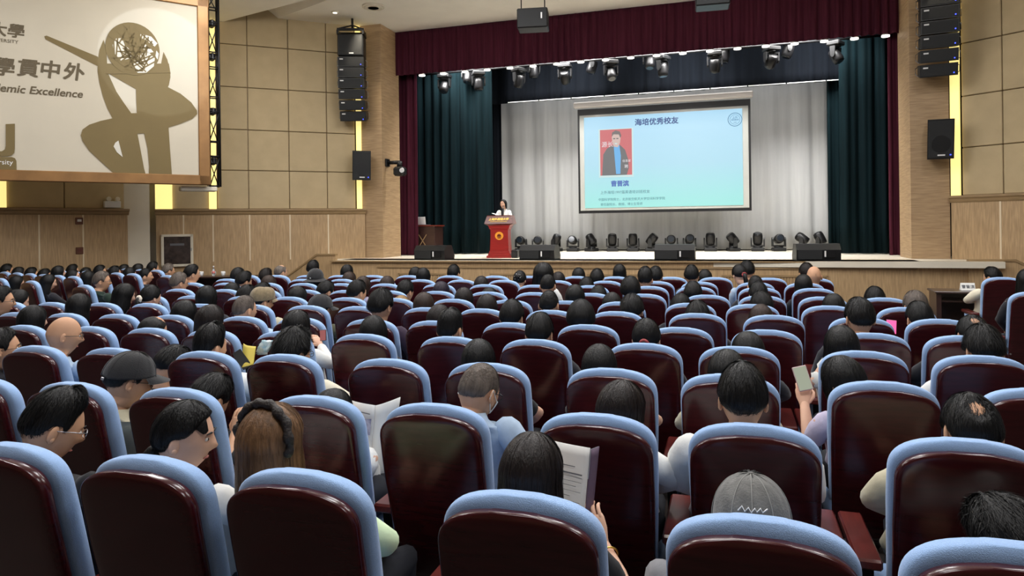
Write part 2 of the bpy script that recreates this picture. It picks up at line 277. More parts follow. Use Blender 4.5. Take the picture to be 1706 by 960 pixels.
PEOPLE=[
(0,-0.101,0.28,1.118,'under','k','black',28,22,'man in rimless glasses and black T-shirt looking down, in the row closest to the camera',{'glasses': 'silver', 'w': 1}),
(1,-0.075,0.28,1.12,'tied','k','white',62,8,'woman with tied black hair and white shirt turning her face sideways to her neighbour',{'w': 0}),
(2,-0.268,0.28,1.124,'long','lb','lime',4,0,'woman with long light brown hair, braided headband and pale green top',{'sit': -.10, 'w': 0, 'band': 1, 'lime': 1}),
(3,-0.035,0.28,1.096,'long','db','black',8,10,'woman with long dark brown hair holding up an opened booklet',{'w': 0, 'arms': {'R': [(0.23, 0.3, 0.653), (0.142, 0.44, 0.717), (0.078, 0.5, 0.836)]}}),
(4,-0.014,0.28,1.028,'cap','k','grey',0,8,'person in a faded grey baseball cap, seen from behind',{'cap': 'grey'}),
(5,0.143,0.5,0.95,'messy','k','white',-40,32,'person in round glasses bending forward at the bottom corner of the picture',{'glasses': 'clear', 'w': 1, 'arms': {'L': [(0.026, 0.35, 0.77), (-0.001, 0.5, 0.707), (-0.047, 0.52, 0.666)]}}),
(7,0.088,0.28,1.115,'cap','k','beige',30,18,'man in a black baseball cap and pale beige jacket, head bowed',{'cap': 'black', 'w': 1, 'glasses': 'black'}),
(8,-0.268,0.56,0.95,'messy','k','black',10,30,'person in black bending low behind the woman with tied hair, one hand raised',{'arms': {'R': [(0.024, 0.35, 0.523), (-0.062, 0.5, 0.663), (-0.063, 0.53, 0.737)]}}),
(9,-0.136,0.4,0.95,'long','k','white',5,15,'newspaper reader mostly hidden behind a seat, white sleeves',{'w': 0, 'arms': {'R': [(0.054, 0.33, 0.563), (-0.009, 0.5, 0.597), (-0.015, 0.56, 0.65)], 'L': [(-0.153, 0.33, 0.626), (-0.177, 0.5, 0.684), (-0.179, 0.56, 0.74)]}}),
(10,0.07,0.37,1.105,'buzz','g','lightblue',18,24,'man with greying buzz cut, light blue shirt and white face mask',{'up': .055, 'glasses': 'black', 'mask': 1, 'w': 1}),
(11,0.058,0.28,1.085,'bob','db','white',22,8,'person with a short dark brown bob and white top, head tilted down',{'w': 0}),
(12,-0.031,0.28,1.166,'neat','k','white',-3,4,'man with short black hair, glasses and white shirt, neck bare above his seat',{'sh': .232, 'glasses': 'black', 'w': 1}),
(13,0.081,0.28,1.103,'crown','k','beige',-2,8,'man with a thinning crown and beige jacket beside the aisle',{'sh': .232, 'w': 1}),
(15,-0.052,0.28,1.149,'bald','n','lightblue',35,10,'bald man in thin black glasses, seen in three-quarter profile',{'glasses': 'black', 'w': 1}),
(16,0.027,0.48,0.95,'messy','k','black',20,30,'person with dark hair propping the head on one hand, beside the black-capped man',{'w': 1, 'arms': {'R': [(0.311, 0.4, 0.501), (0.183, 0.46, 0.603), (0.156, 0.42, 0.746)]}}),
(17,-0.159,0.28,1.112,'under','k','white',14,6,'man with an undercut and a mask strap behind his ear, white shirt',{'w': 1}),
(18,-0.104,0.28,1.112,'afro','k','cream',20,6,'man with bushy black hair and a cream jacket',{'w': 1, 'glasses': 'black'}),
(20,-0.132,0.28,1.09,'long','k','black',0,6,'woman with long straight black hair between the buzz-cut man and the stage',{'w': 0}),
(21,-0.098,0.28,1.084,'long','k','black',0,8,'woman with smooth black hair behind the seat of the bobbed person',{'w': 0}),
(22,-0.01,0.28,1.084,'bob','k','beige',0,16,'person with black hair and beige top directly beyond the white-shirted man',{'w': 0}),
(23,-0.129,0.28,1.073,'bob','k','lavender',-38,12,'woman in a lavender T-shirt raising a phone to take a picture',{'w': 0, 'arms': {'L': [(-0.271, 0.33, 0.617), (-0.279, 0.48, 0.777), (-0.283, 0.52, 0.856)]}}),
(36,0.08,0.28,1.132,'messy','k','white',-2,12,'man with short black hair and white collar close to the aisle',{'w': 1}),
(50,0.11,0.28,1.105,'crown','k','dark',0,16,'man with a small bald patch just beyond the man with the white collar',{'w': 1}),
(35,-0.075,0.28,1.111,'long','k','white',-12,4,'woman with long black hair and white sleeves, phone arm raised',{'w': 0, 'arms': {'L': [(-0.147, 0.3, 0.883), (-0.173, 0.48, 0.735), (-0.214, 0.55, 0.658)]}}),
(34,0.057,0.28,1.061,'bob','k','dark',-15,22,'',{'w': 0}),
(33,-0.011,0.28,1.123,'pony','k','dark',0,4,'woman with black hair gathered by a red hair tie',{'w': 0}),
(32,-0.034,0.28,1.134,'short','k','dark',0,8,'',{'w': 1}),
(31,-0.102,0.28,1.14,'slick','k','dark',6,4,'man with slicked-back black hair and shaved sides',{'w': 1}),
(30,-0.054,0.28,1.1,'long','k','dark',-4,4,'',{'w': 0}),
(29,-0.049,0.28,1.127,'long','k','white',12,4,'woman with long black hair and white top holding a phone up beside her face',{'w': 0, 'arms': {'R': [(0.176, 0.35, 0.734), (0.014, 0.48, 0.834), (-0.055, 0.5, 0.9)]}}),
(28,-0.207,0.28,1.154,'long','db','dark',16,6,'',{'w': 0}),
(27,-0.206,0.28,1.066,'balding','k','dark',22,24,'man with thin combed-over hair and glasses',{'w': 1, 'glasses': 'silver'}),
(25,-0.202,0.28,1.129,'long','k','dark',10,6,'',{'w': 0}),
(38,-0.116,0.28,1.153,'long','k','dark',5,8,'',{'w': 0}),
(14,0.13,0.28,1.063,'short','k','dark',40,0,'',{'w': 1, 'glasses': 'black'}),
(139,0.087,0.28,1.204,'short','k','dark',45,4,'man in black glasses resting his chin on his hand at the edge of the picture',{'w': 1, 'glasses': 'black', 'arms': {'R': [(0.057, 0.48, 0.607), (0.026, 0.46, 0.779), (-0.029, 0.4, 0.91)]}}),
(41,-0.158,0.28,1.146,'buzz','g','lightblue',18,4,'man with cropped greying hair and pale blue shirt behind the flat cap',{'w': 1}),
(40,-0.081,0.28,1.105,'long','k','dark',14,16,'',{'w': 0, 'glasses': 'silver'}),
(43,-0.034,0.28,1.215,'messy','k','plum',6,2,'tall person with thick black hair and dark purple top',{'w': 1}),
(44,-0.061,0.28,1.103,'bob','db','dark',4,10,'',{'w': 0}),
(45,-0.064,0.28,1.14,'neat','k','dark',0,6,'',{'w': 1}),
(46,-0.095,0.28,1.153,'bowl','k','dark',-3,10,'person with a rounded black bowl haircut',{'w': 1}),
(62,0.094,0.28,1.122,'messy','k','dark',-4,10,'',{'w': 1}),
(64,-0.081,0.28,1.062,'bob','br','white',0,12,'person with streaky brown bobbed hair',{'w': 0}),
(49,-0.029,0.28,1.196,'short','k','dark',-8,4,'man with thick black hair whose ear shows, beyond the long-haired woman with phone',{'w': 1}),
(66,-0.078,0.28,1.098,'neat','k','dark',-6,8,'',{'w': 1}),
(56,-0.064,0.28,1.135,'flatcap','k','beige',26,10,'man in a brown tweed flat cap and glasses',{'w': 1, 'glasses': 'black', 'cap': 'tweed'}),
(57,-0.013,0.28,1.089,'cap','k','olive',28,14,'person in a black cap and olive plaid shirt',{'cap': 'black', 'w': 1}),
(51,-0.187,0.28,1.111,'bob','k','dark',30,22,'',{'w': 0}),
(53,0.028,0.28,1.18,'long','k','dark',26,14,'woman with dark hair and dark jacket, face in profile',{'w': 0}),
(54,-0.194,0.28,1.162,'pony','k','dark',10,8,'woman with black hair held by a cream scrunchie',{'w': 0, 'scrunchie': 1}),
(55,-0.132,0.28,1.16,'bob','k','dark',4,2,'',{'w': 0}),
(72,-0.037,0.28,1.013,'long','bl','sand',4,2,'woman with long blonde hair and sand-coloured top',{'w': 0}),
(59,-0.125,0.28,1.117,'long','br','dark',0,6,'',{'w': 0}),
(60,-0.036,0.28,1.109,'bob','db','dark',0,8,'',{'w': 0}),
(61,-0.074,0.28,1.142,'buzz','k','dark',0,4,'man with a very short buzz cut, both ears showing',{'w': 1}),
(63,-0.008,0.28,1.076,'messy','k','dark',0,10,'',{'w': 1}),
(76,-0.119,0.28,1.07,'bob','k','dark',0,10,'',{'w': 0}),
(75,0.038,0.28,1.14,'bob','k','dark',2,6,'',{'w': 0}),
(77,-0.096,0.28,1.057,'short','k','dark',0,8,'',{'w': 1}),
(78,0.085,0.28,1.096,'messy','k','charcoal',-10,16,'person in a charcoal jacket leaning sideways',{'w': 1}),
(79,0.06,0.28,1.089,'bob','k','dark',0,8,'',{'w': 0}),
(80,0.117,0.28,1.114,'silver','g','dark',-4,6,'person with silver-grey hair near the aisle',{'w': 1}),
(73,0.025,0.28,1.1,'bob','db','dark',0,6,'',{'w': 0}),
(71,-0.02,0.28,1.158,'neat','k','white',22,6,'',{'w': 1}),
(70,-0.057,0.28,1.096,'bob','k','dark',2,4,'',{'w': 0}),
(69,-0.142,0.28,1.097,'messy','k','dark',10,8,'',{'w': 1}),
(83,-0.206,0.28,1.06,'messy','k','dark',10,14,'',{'w': 1}),
(82,-0.086,0.28,1.067,'bob','k','dark',24,10,'',{'w': 0}),
(84,0.12,0.28,1.087,'short','k','dark',20,18,'',{'w': 1}),
(81,-0.211,0.28,1.18,'silver','g','blue',24,6,'grey-haired man in glasses and patterned blue top',{'w': 1, 'glasses': 'black'}),
(86,0.09,0.28,1.1,'neat','k','lightblue',16,4,'man with black hair and pale shirt, ear and cheek showing',{'w': 1}),
(87,-0.047,0.28,1.095,'bob','pl','dark',0,6,'',{'w': 0}),
(88,-0.064,0.28,1.033,'bob','k','dark',0,14,'',{'w': 0}),
(89,0.093,0.28,1.177,'buzz','k','dark',0,4,'man with cropped hair in front of the white-shirted woman with big hair',{'w': 1}),
(90,0.034,0.28,1.059,'short','k','dark',0,14,'',{'w': 1}),
(91,-0.169,0.28,1.163,'bowl','k','dark',0,2,'',{'w': 1}),
(92,-0.145,0.28,1.113,'short','k','dark',0,12,'',{'w': 1}),
(93,-0.025,0.28,1.114,'short','k','dark',0,8,'',{'w': 1}),
(95,-0.032,0.28,1.081,'short','k','dark',-4,8,'',{'w': 1}),
(96,-0.204,0.28,1.228,'neat','k','white',30,4,'man with neat black hair and white shirt near the cups on the table',{'w': 1}),
(97,0.091,0.28,1.14,'messy','k','dark',22,10,'',{'w': 1}),
(98,-0.151,0.28,1.09,'bob','br','dark',4,6,'',{'w': 0}),
(99,0.027,0.28,1.171,'bucket','k','dark',14,8,'person in a black bucket hat',{'cap': 'black', 'w': 0}),
(100,0.173,0.28,1.087,'bob','br','lavender',6,4,'',{'w': 0}),
(101,-0.096,0.28,1.086,'bob','br','dark',0,4,'',{'w': 0}),
(103,-0.139,0.28,1.092,'bob','db','dark',0,6,'',{'w': 0}),
(104,0.044,0.28,1.265,'big','k','white',0,0,'woman with voluminous black hair and white shirt, taller than her row',{'w': 0}),
(105,-0.092,0.28,1.079,'short','k','dark',0,8,'',{'w': 1}),
(106,-0.068,0.28,1.189,'under','k','dark',0,4,'man with a shaved nape and both ears showing',{'w': 1}),
(108,-0.03,0.28,1.115,'buzz','k','dark',0,6,'',{'w': 1}),
(109,-0.085,0.28,1.139,'long','k','dark',0,4,'',{'w': 0}),
(110,-0.002,0.28,1.146,'silver','k','dark',10,6,'',{'w': 1}),
(112,-0.022,0.28,1.094,'bob','br','dark',0,4,'',{'w': 0}),
(114,-0.069,0.28,1.153,'bob','k','dark',4,4,'',{'w': 0}),
(116,0.154,0.28,1.117,'bun','k','dark',0,6,'woman with black braided hair pinned up with beads',{'w': 0}),
(117,-0.029,0.28,1.103,'bob','db','dark',0,4,'',{'w': 0}),
(118,-0.152,0.28,1.136,'short','k','dark',0,4,'',{'w': 1}),
(119,-0.029,0.28,1.17,'short','k','dark',0,4,'',{'w': 1}),
(120,-0.099,0.28,1.187,'short','k','dark',0,2,'',{'w': 1}),
(121,-0.172,0.28,1.204,'pony','k','lightblue',-25,14,'woman in a light blue shirt looking down sideways',{'w': 0}),
(122,0.126,0.28,1.179,'bald','n','dark',0,4,'bald man in the second row from the stage',{'w': 1}),
(140,0.167,0.28,1.092,'messy','db','dark',10,6,'',{'w': 1}),
(123,-0.095,0.28,1.156,'balding','g','white',24,2,'balding grey-haired man by the wooden side wall',{'w': 1}),
(124,-0.049,0.28,1.212,'short','k','dark',8,0,'',{'w': 1}),
(125,-0.013,0.28,1.155,'long','k','dark',4,2,'',{'w': 0}),
(127,-0.005,0.28,1.118,'bob','k','dark',4,4,'',{'w': 0}),
(128,-0.037,0.28,1.145,'short','k','dark',0,4,'',{'w': 1}),
(131,-0.017,0.28,1.114,'bob','k','dark',0,4,'',{'w': 0}),
(132,0.027,0.28,1.166,'long','k','dark',0,2,'',{'w': 0}),
(134,-0.133,0.28,1.096,'bob','k','dark',0,4,'',{'w': 0}),
(135,-0.257,0.28,1.21,'messy','k','greysweater',-6,4,'man with curly dark hair and grey sweater in the front row by the stage',{'w': 1}),
(136,-0.073,0.28,1.181,'short','db','dark',-4,2,'',{'w': 1}),
(137,-0.038,0.28,1.111,'neat','k','cream',-40,6,'man in a cream shirt seated at the dark desk beside the aisle',{'w': 1, 'arms': {'L': [(-0.291, 0.35, 0.683), (-0.111, 0.6, 0.661), (-0.026, 0.68, 0.685)]}}),
(138,0.017,0.28,1.214,'long','k','dark',0,4,'woman with long black hair at the aisle end, behind the desk',{'w': 0}),
(141,0.0,0.27,1.164,'silver','g','darkgreen',30,4,'grey-haired man in glasses with a bright green collar',{'w': 1, 'glasses': 'black'}),
(142,0.0,0.27,1.087,'long','k','dark',24,12,'',{'w': 0}),
(143,0.0,0.27,1.037,'bob','k','dark',10,10,'',{'w': 0}),
(146,0.0,0.27,1.08,'bob','k','dark',10,4,'',{'w': 0}),
(147,0.0,0.27,1.086,'bob','k','dark',34,2,'',{'w': 0}),
(148,0.0,0.27,1.139,'long','k','dark',10,2,'',{'w': 0}),
(149,0.0,0.27,1.064,'short','k','dark',20,6,'',{'w': 1}),
(150,0.0,0.27,1.076,'short','k','dark',8,4,'',{'w': 1}),
(151,0.0,0.27,1.084,'bob','k','dark',8,4,'',{'w': 0}),
(152,0.0,0.27,1.116,'short','k','dark',8,4,'',{'w': 1}),
(154,0.0,0.27,1.071,'short','k','dark',34,2,'',{'w': 1}),
(155,0.0,0.27,1.087,'bob','k','dark',8,4,'',{'w': 0}),
(156,0.0,0.27,1.088,'short','k','dark',8,4,'',{'w': 1}),
(157,0.0,0.27,1.092,'short','k','dark',24,4,'',{'w': 1}),
(158,0.0,0.27,1.047,'bob','k','dark',8,4,'',{'w': 0}),
(159,0.0,0.27,1.084,'short','k','dark',8,4,'',{'w': 1}),
(160,0.0,0.27,1.102,'silver','g','dark',10,4,'',{'w': 1}),
(161,0.0,0.27,1.127,'short','k','dark',8,2,'',{'w': 1}),
(162,0.0,0.27,1.089,'bob','k','dark',12,4,'',{'w': 0}),
(163,0.0,0.27,1.066,'bob','k','dark',12,4,'',{'w': 0}),
]

# ------------------------------------------------------------------ the room
UP = Vector((0, 0, 1))
struct(MB().box((-3, 4, -0.1), (34, 36, 0.2)).build('floor', M_FLOOR))
struct(MB().box((-3, -9, 3.6), (30, .2, 7.4)).build('wall_back', M_WOODV))
# ceiling: flat bay by the stage, slot, and the lower cloud over the audience
struct(MB().add([(-13.5, 16.85, 6.97), (9, 16.85, 6.97), (9, 9.45, 6.97), (-8.77, 13.92, 6.97), (-10.5, 14.63, 6.97), (-13.5, 16.0, 6.97)], [(0, 1, 2, 3, 4, 5)])
       .add([(9, 9.45, 6.97), (-8.77, 13.92, 6.97), (-10.5, 14.63, 6.97), (-13.5, 16.0, 6.97), (-13.5, 15.6, 7.3), (-10.6, 14.25, 7.3), (-8.87, 13.55, 7.3), (9, 9.05, 7.3)], [(0, 1, 6, 7), (1, 2, 5, 6), (2, 3, 4, 5)])
       .add([(-18, -8, 7.3), (14, -8, 7.3), (14, 17, 7.3), (-18, 17, 7.3)], [(0, 1, 2, 3)]).build('ceiling', M_CEIL))
CL = [(-17, 15.0), (-11.83, 13.95), (-8.86, 13.2), (0, 10.97), (10, 8.45), (10, -6), (-17, -6)]
struct(MB().prism(CL, ((1, 0, 0), (0, 1, 0)), (0, 0, 6.76), (0, 0, 0.12)).build('ceiling_cloud', M_CEIL))

def wall_frame(P, D):
    D = Vector((D[0], D[1], 0)).normalized()
    return Vector((P[0], P[1], 0)), D
def splay_wall(side, P, D, t0, t1, joints, battens, zj, nrm, ztop=7.3, ext=0.0):
    """upholstered panels above an oak wainscot; D runs away from the stage, nrm faces the hall"""
    P, D = wall_frame(P, D); n = Vector((nrm[0], nrm[1], 0)).normalized()
    back = MB().prism([(t0, 0), (t1, 0), (t1, ztop), (t0, ztop)], (D, UP), P - n * 0.16, -n * 0.1)
    b = back.build('wall_%s' % side, M_OAKD); struct(b)
    pm = MB(); tt = [t0] + joints + [t1]
    for a, c in zip(tt, tt[1:]):
        for z0, z1 in zip(zj, zj[1:]):
            g = 0.008; R = Matrix((D, n, UP)).transposed()
            pm.box(P + D * ((a + c) / 2) - n * 0.125 + UP * ((z0 + z1) / 2), (c - a - 2 * g, 0.07, z1 - z0 - 2 * g), R, bev=0.012)
    struct(pm.build('wall_%s_panels' % side, M_PANEL))
    w = MB(); R = Matrix((D, n, UP)).transposed()
    w.box(P + D * ((t0 - ext + t1) / 2) + UP * 1.03, (t1 - t0 + ext, 0.12, 2.06), R)
    wo = w.build('wall_%s_wainscot' % side, M_WOODV); struct(wo)
    c = MB()
    c.prism([(-.16, 2.06), (.07, 2.06), (.09, 2.09), (.10, 2.13), (.13, 2.16), (.13, 2.2), (-.16, 2.2)], (n, UP), P + D * (t0 - ext - .02), D * (t1 - t0 + ext + .04))
    struct(c.build('trim_%s_cap' % side, M_OAKD))
    bt = MB()
    for q in battens: bt.box(P + D * q + n * 0.061 + UP * 1.5, (0.03, 0.008, 1.12), R)
    if battens: struct(bt.build('trim_%s_battens' % side, M_BATTEN))
LP, LD, LN = (-9.2, 15.87), (-.766, -.643), (.643, -.766)
splay_wall('left', LP, LD, 0.02, 4.66, [.74, 1.67, 2.63, 3.34], [.75, 1.68, 2.62, 3.44, 4.08], [2.2, 3.15, 4.15, 5.19, 6.23, 7.25], LN, ext=.2)
splay_wall('side', (-12.9, 12.7), (-.36, -.93), .42, 7.5, [1.63, 2.9, 4.1, 5.3, 6.5], [1.33, 2.15, 3.0, 3.9, 4.8, 5.7, 6.6], [2.2, 3.15, 4.15, 5.19, 6.23, 7.25], (.93, -.36))
splay_wall('right', (4.25, 16.0), (.785, -.62), .2, 7.0, [.92, 1.9, 2.9, 3.9, 4.9, 5.9], [.92, 1.9, 2.9, 3.9], [2.2, 3.16, 4.19, 5.25, 6.3, 7.25], (-.62, -.785), ext=.14)
struct(MB().box((-13.45, 12.70, 3.6), (0.8, 0.9, 7.2), Matrix.Rotation(rad(55), 3, 'Z')).build('wall_pillar', M_WHITE))
struct(MB().box((-13.45, 13.15, 3.6), (3.4, .2, 7.2), Matrix.Rotation(math.atan2(.643, .766), 3, 'Z')).build('wall_pillar_niche', M_WHITE))
# proscenium columns with reveals
def column(side, x0, x1):
    b = MB().box(((x0 + x1) / 2, 16.5, 3.49), (abs(x1 - x0), 1.0, 6.98))
    struct(b.build('column_%s' % side, M_WOODH))
column('left', -9.16, -8.54)
column('right', 3.56, 4.26)
MBt = MB()
# stage
ZS = 0.925
struct(MB().box((-2.4, 18.5, ZS - 0.06), (14.5, 7.2, 0.12)).prism([(-9.15, 14.56), (3.5, 15.05), (3.5, 15.6), (-9.15, 15.6)], ((1, 0, 0), (0, 1, 0)), (0, 0, ZS - .06), (0, 0, .06)).build('floor_stage', M_STAGE))
sf = MB()
sf.prism([(-9.15, 14.55), (3.45, 15.05), (4.3, 15.1), (4.3, 15.4), (-9.15, 15.4)], ((1, 0, 0), (0, 1, 0)), (0, 0, 0), (0, 0, ZS - .03))
struct(sf.build('wall_stage_front', M_WOODV))
dx = Vector((12.6, .5, 0)).normalized(); dn = Vector((dx.y, -dx.x, 0))
R_ST = Matrix((dx, dn, UP)).transposed()
O_ST = Vector((-9.15, 14.55, 0))
tr = MB()
tr.box(O_ST + dx * 6.73 + dn * .02 + UP * (ZS - .015), (13.5, .1, .03), R_ST)
struct(tr.build('trim_stage_lip', M_OAKD))
tr = MB()
tr.box(O_ST + dx * 6.9 + dn * .012 + UP * .78, (11.4, .03, .035), R_ST)
struct(tr.build('trim_stage_rail', M_OAKD))
for i, (s0, s1) in enumerate(((1.75, 2.9), (4.0, 5.2), (6.2, 7.4), (9.0, 11.0))):
    g = MB(); f = MB()
    for q in np.arange(s0 + .06, s1 - .05, .055): g.box(O_ST + dx * q + dn * .012 + UP * .34, (.025, .02, .5), R_ST)
    f.box(O_ST + dx * ((s0 + s1) / 2) + dn * .012 + UP * .62, (s1 - s0, .03, .04), R_ST).box(O_ST + dx * s0 + dn * .012 + UP * .34, (.04, .03, .6), R_ST).box(O_ST + dx * s1 + dn * .012 + UP * .34, (.04, .03, .6), R_ST)
    o = f.build('vent_grille', M_OAKD)
    tag(o, 'slatted oak air vent low in the stage front, %s from the left' % ORD[i], 'vent', 'vents along the stage front')
    g.build('slats', M_WOODV, o)
# stairs with sloping cheeks at both ends
def stairs(side, x0, sgn, y0):
    ck = MB().prism([(0, 0), (0, ZS), (.75 * sgn, ZS), (2.1 * sgn, .18), (2.1 * sgn, 0)], ((1, 0, 0), UP), (x0, y0, 0), (0, .09, 0))
    struct(ck.build('wall_stair_cheek_%s' % side, M_WOODV))
    cap = MB().prism([(0, ZS), (.75 * sgn, ZS), (2.1 * sgn, .18), (2.1 * sgn, .22), (.77 * sgn, ZS + .04), (0, ZS + .04)], ((1, 0, 0), UP), (x0, y0 - .02, 0), (0, .13, 0))
    struct(cap.build('trim_stair_cap_%s' % side, M_OAKD))
    st = MB()
    for k in range(5):
        st.box((x0 + sgn * (.75 + .27 * k + .14), y0 + .65, (ZS - .17 * (k + 1)) / 2), (.28, 1.0, ZS - .17 * (k + 1)))
    st.box((x0 + sgn * .37, y0 + .65, (ZS - .01) / 2), (.76, 1.1, ZS - .01))
    struct(st.build('floor_stairs_%s' % side, M_WOODV))
stairs('right', 4.3, 1, 15.05)
ck = MB().prism([(0, 0), (0, ZS + .12), (-.5, ZS + .12), (-1.6, .35), (-1.6, 0)], ((1, 0, 0), UP), (-9.1, 14.62, 0), (-.0, .1, 0))
struct(ck.build('wall_stair_cheek_left', M_WOODV))
ck = MB().prism([(0, ZS + .12), (-.5, ZS + .12), (-1.6, .35), (-1.6, .39), (-.52, ZS + .16), (0, ZS + .16)], ((1, 0, 0), UP), (-9.1, 14.6, 0), (0, .14, 0))
struct(ck.build('trim_stair_cap_left', M_OAKD))
# stage house
sh = MB().box((-2.5, 22.2, 4), (20, .1, 8.5)).box((-10.2, 19.8, 4), (.1, 5, 8.5)).box((5.6, 19.8, 4), (.1, 5, 8.5)).box((-2.5, 19.7, 8.2), (17, 5.4, .1))
struct(sh.build('wall_stage_house', M_DARK))
struct(MB().box((-2.5, 17.02, 7.6), (15, .1, 1.28)).build('wall_proscenium_head', M_DARK))
struct(MB().box((-10.2, 17.2, 4), (1.8, .3, 8)).box((5.3, 17.2, 4), (1.9, .3, 8)).build('wall_proscenium_side', M_DARK))

# cove lights
def strip(P, D, t, w, z0, z1, n, label):
    P, D = wall_frame(P, D); nn = Vector((n[0], n[1], 0))
    R = Matrix((D, nn, UP)).transposed()
    o = MB().box(P + D * t - nn * .06 + UP * ((z0 + z1) / 2), (w, .05, z1 - z0), R).build('cove_light', M_GLOW)
    tag(o, label, 'light', 'warm cove lights in the wall joints')
strip(LP, LD, -.065, .13, 2.2, 6.95, LN, 'tall warm light strip between the left wall panels and the left stage column')
strip(LP, LD, 3.44, .17, 2.2, 6.9, LN, 'warm light strip behind the black truss beside the banner screen')
strip(LP, LD, 4.5, .36, 2.2, 6.9, LN, 'short wide glow below the banner screen, beside the white pillar')
strip((-12.9, 12.7), (-.36, -.93), 2.85, .34, 2.2, 6.9, (.93, -.36), 'glow below the banner screen at the far left edge')
strip((4.25, 16.0), (.785, -.62), .1, .17, 2.2, 6.95, (-.62, -.785), 'tall warm light strip between the right stage column and the right wall')

# ------------------------------------------------------------------ curtains
def drape(name, m, x0, x1, z0, z1, Y, amp, wl, seed, parent=None, flare=0.0, slope=0.0, thick=.015):
    n = max(12, int(abs(x1 - x0) / wl * 10)); rows = []
    rs = random.Random(seed); ph = [rs.uniform(0, 6.28) for _ in range(8)]
    for k in range(9):
        f = k / 8; z = z1 + (z0 - z1) * f; row = []
        for j in range(n + 1):
            s = j / n; x = x0 + (x1 - x0) * s
            q = 2 * math.pi * (x + .22 * math.sin(1.7 * x + ph[0])) / wl
            y = amp * (math.sin(q + ph[1]) * (.75 + .25 * math.sin(.9 * x + ph[2])) + .35 * math.sin(2.3 * q + ph[3] + f * 1.2)) * (.55 + .45 * f)
            row.append((x + flare * f * math.sin(x * .8 + ph[4]), Y + y + slope * (x - x0), z))
        rows.append(row)
    o = MB().grid(np.array(rows), closed=False).build(name, m, parent)
    md = o.modifiers.new('thickness', 'SOLIDIFY'); md.thickness = thick
    return o
o = drape('stage_valance', M_MAROON, -8.6, 3.62, 5.80, 6.96, 16.85, .05, .24, 1)
tag(o, 'long maroon pleated valance across the top of the stage opening', 'valance')
o = drape('stage_curtain', M_MAROON, -8.7, -8.16, ZS + .02, 6.0, 17.35, .06, .22, 2)
tag(o, 'narrow maroon curtain edge beside the left stage column', 'curtain')
o = drape('stage_curtain', M_MAROON, 3.42, 3.7, ZS + .02, 6.0, 17.3, .05, .2, 3)
tag(o, 'narrow maroon curtain edge beside the right stage column', 'curtain')
o = drape('wing_curtain', M_TEAL, -9.6, -6.3, ZS + .02, 7.0, 18.25, .10, .34, 4)
tag(o, 'wide dark teal wing curtain behind the left stage column', 'curtain')
o = drape('wing_curtain', M_NAVY, -7.9, -6.40, ZS + .02, 7.0, 19.4, .08, .34, 5)
tag(o, 'near-black curtain leg between the teal wing and the grey backdrop, behind the lectern', 'curtain')
o = drape('wing_curtain', M_TEAL, 2.55, 4.6, ZS + .02, 7.0, 18.25, .10, .30, 6)
tag(o, 'dark teal wing curtain on the right side of the stage', 'curtain')
o = drape('wing_curtain', M_TEAL, 2.42, 3.1, ZS + .02, 7.0, 19.3, .08, .30, 16)
tag(o, 'narrow teal curtain leg just right of the grey backdrop', 'curtain')
o = drape('border_curtain', M_NAVY, -9.0, 4.8, 5.24, 7.4, 18.95, .05, .5, 7)
tag(o, 'dark teal border curtain hanging above the grey backdrop', 'curtain')
o = drape('backdrop_curtain', M_DRAPE, -7.6, 3.3, ZS + .03, 5.75, 20.85, .075, .62, 8, flare=.10)
tag(o, 'broad pale grey backdrop curtain behind the projection screen', 'curtain')
o = MB()
for q in np.arange(-6.0, 2.4, .93): o.box((q + .44, 18.82, 5.24), (.90, .02, .022), bev=.004)
o = tag(o.build('curtain_track', M_MARK), 'pale segmented hem pipe along the bottom of the teal border', 'track')

# ------------------------------------------------------------------ projection screen with slide
scr = empty('projection_screen', (-1.79, 19.6, 2.04))
MB().box((0, 0, 1.5), (4.72, .02, 3.0)).build('screen_border', M_BLACKM, scr)
MB().box((0, -.015, 1.45), (4.60, .02, 2.74)).build('screen_fabric', mat('grey_white_screen', (150, 151, 146), .8, .02, 2), scr)
MB().box((-.02, 0, 3.12), (4.9, .16, .17), bev=.03).build('screen_case', mat('white_case', (206, 200, 196), .5, .02, 4), scr)
def slide_mat():
    m = bpy.data.materials.new('projected_slide'); m.use_nodes = True; nt = m.node_tree; N = nt.nodes; L = nt.links
    b = N['Principled BSDF']; tc = N.new('ShaderNodeTexCoord'); sp = N.new('ShaderNodeSeparateXYZ')
    L.new(tc.outputs['Object'], sp.inputs[0])
    mr = N.new('ShaderNodeMapRange'); mr.inputs[1].default_value = 0.1; mr.inputs[2].default_value = 2.9; L.new(sp.outputs['Z'], mr.inputs[0])
    r = N.new('ShaderNodeValToRGB'); e = r.color_ramp.elements
    e[0].position = 0; e[0].color = lin((150, 236, 226)) + (1,); e[1].position = 1; e[1].color = lin((172, 222, 250)) + (1,)
    k = e.new(.45); k.color = lin((166, 220, 240)) + (1,)
    L.new(mr.outputs[0], r.inputs['Fac'])
    b.inputs['Base Color'].default_value = (.05, .05, .05, 1); b.inputs['Roughness'].default_value = .9
    L.new(r.outputs[0], b.inputs['Emission Color']); b.inputs['Emission Strength'].default_value = .88
    return m
MB().box((-.01, -.03, 1.45), (4.32, .01, 2.60)).build('slide', slide_mat(), scr)
XZ = ((1, 0, 0), (0, 0, 1))
def glow(name, rgb, e=.9):
    m = mat('slide_' + name, rgb, .9, emit=e, spec=0)
    m.node_tree.nodes['Principled BSDF'].inputs['Base Color'].default_value = (.03, .03, .03, 1)
    return m
def at(x, z, y=-.04): return frame((x, y, z), (1, 0, 0), (0, 0, 1))
put_text('海培优秀校友', .20, glow('navy', (66, 92, 150)), at(-.12, 2.52), scr, fat=.010)
ph = MB()
ph.box((-1.26, -.038, 1.70), (.98, .006, 1.38), m=0)
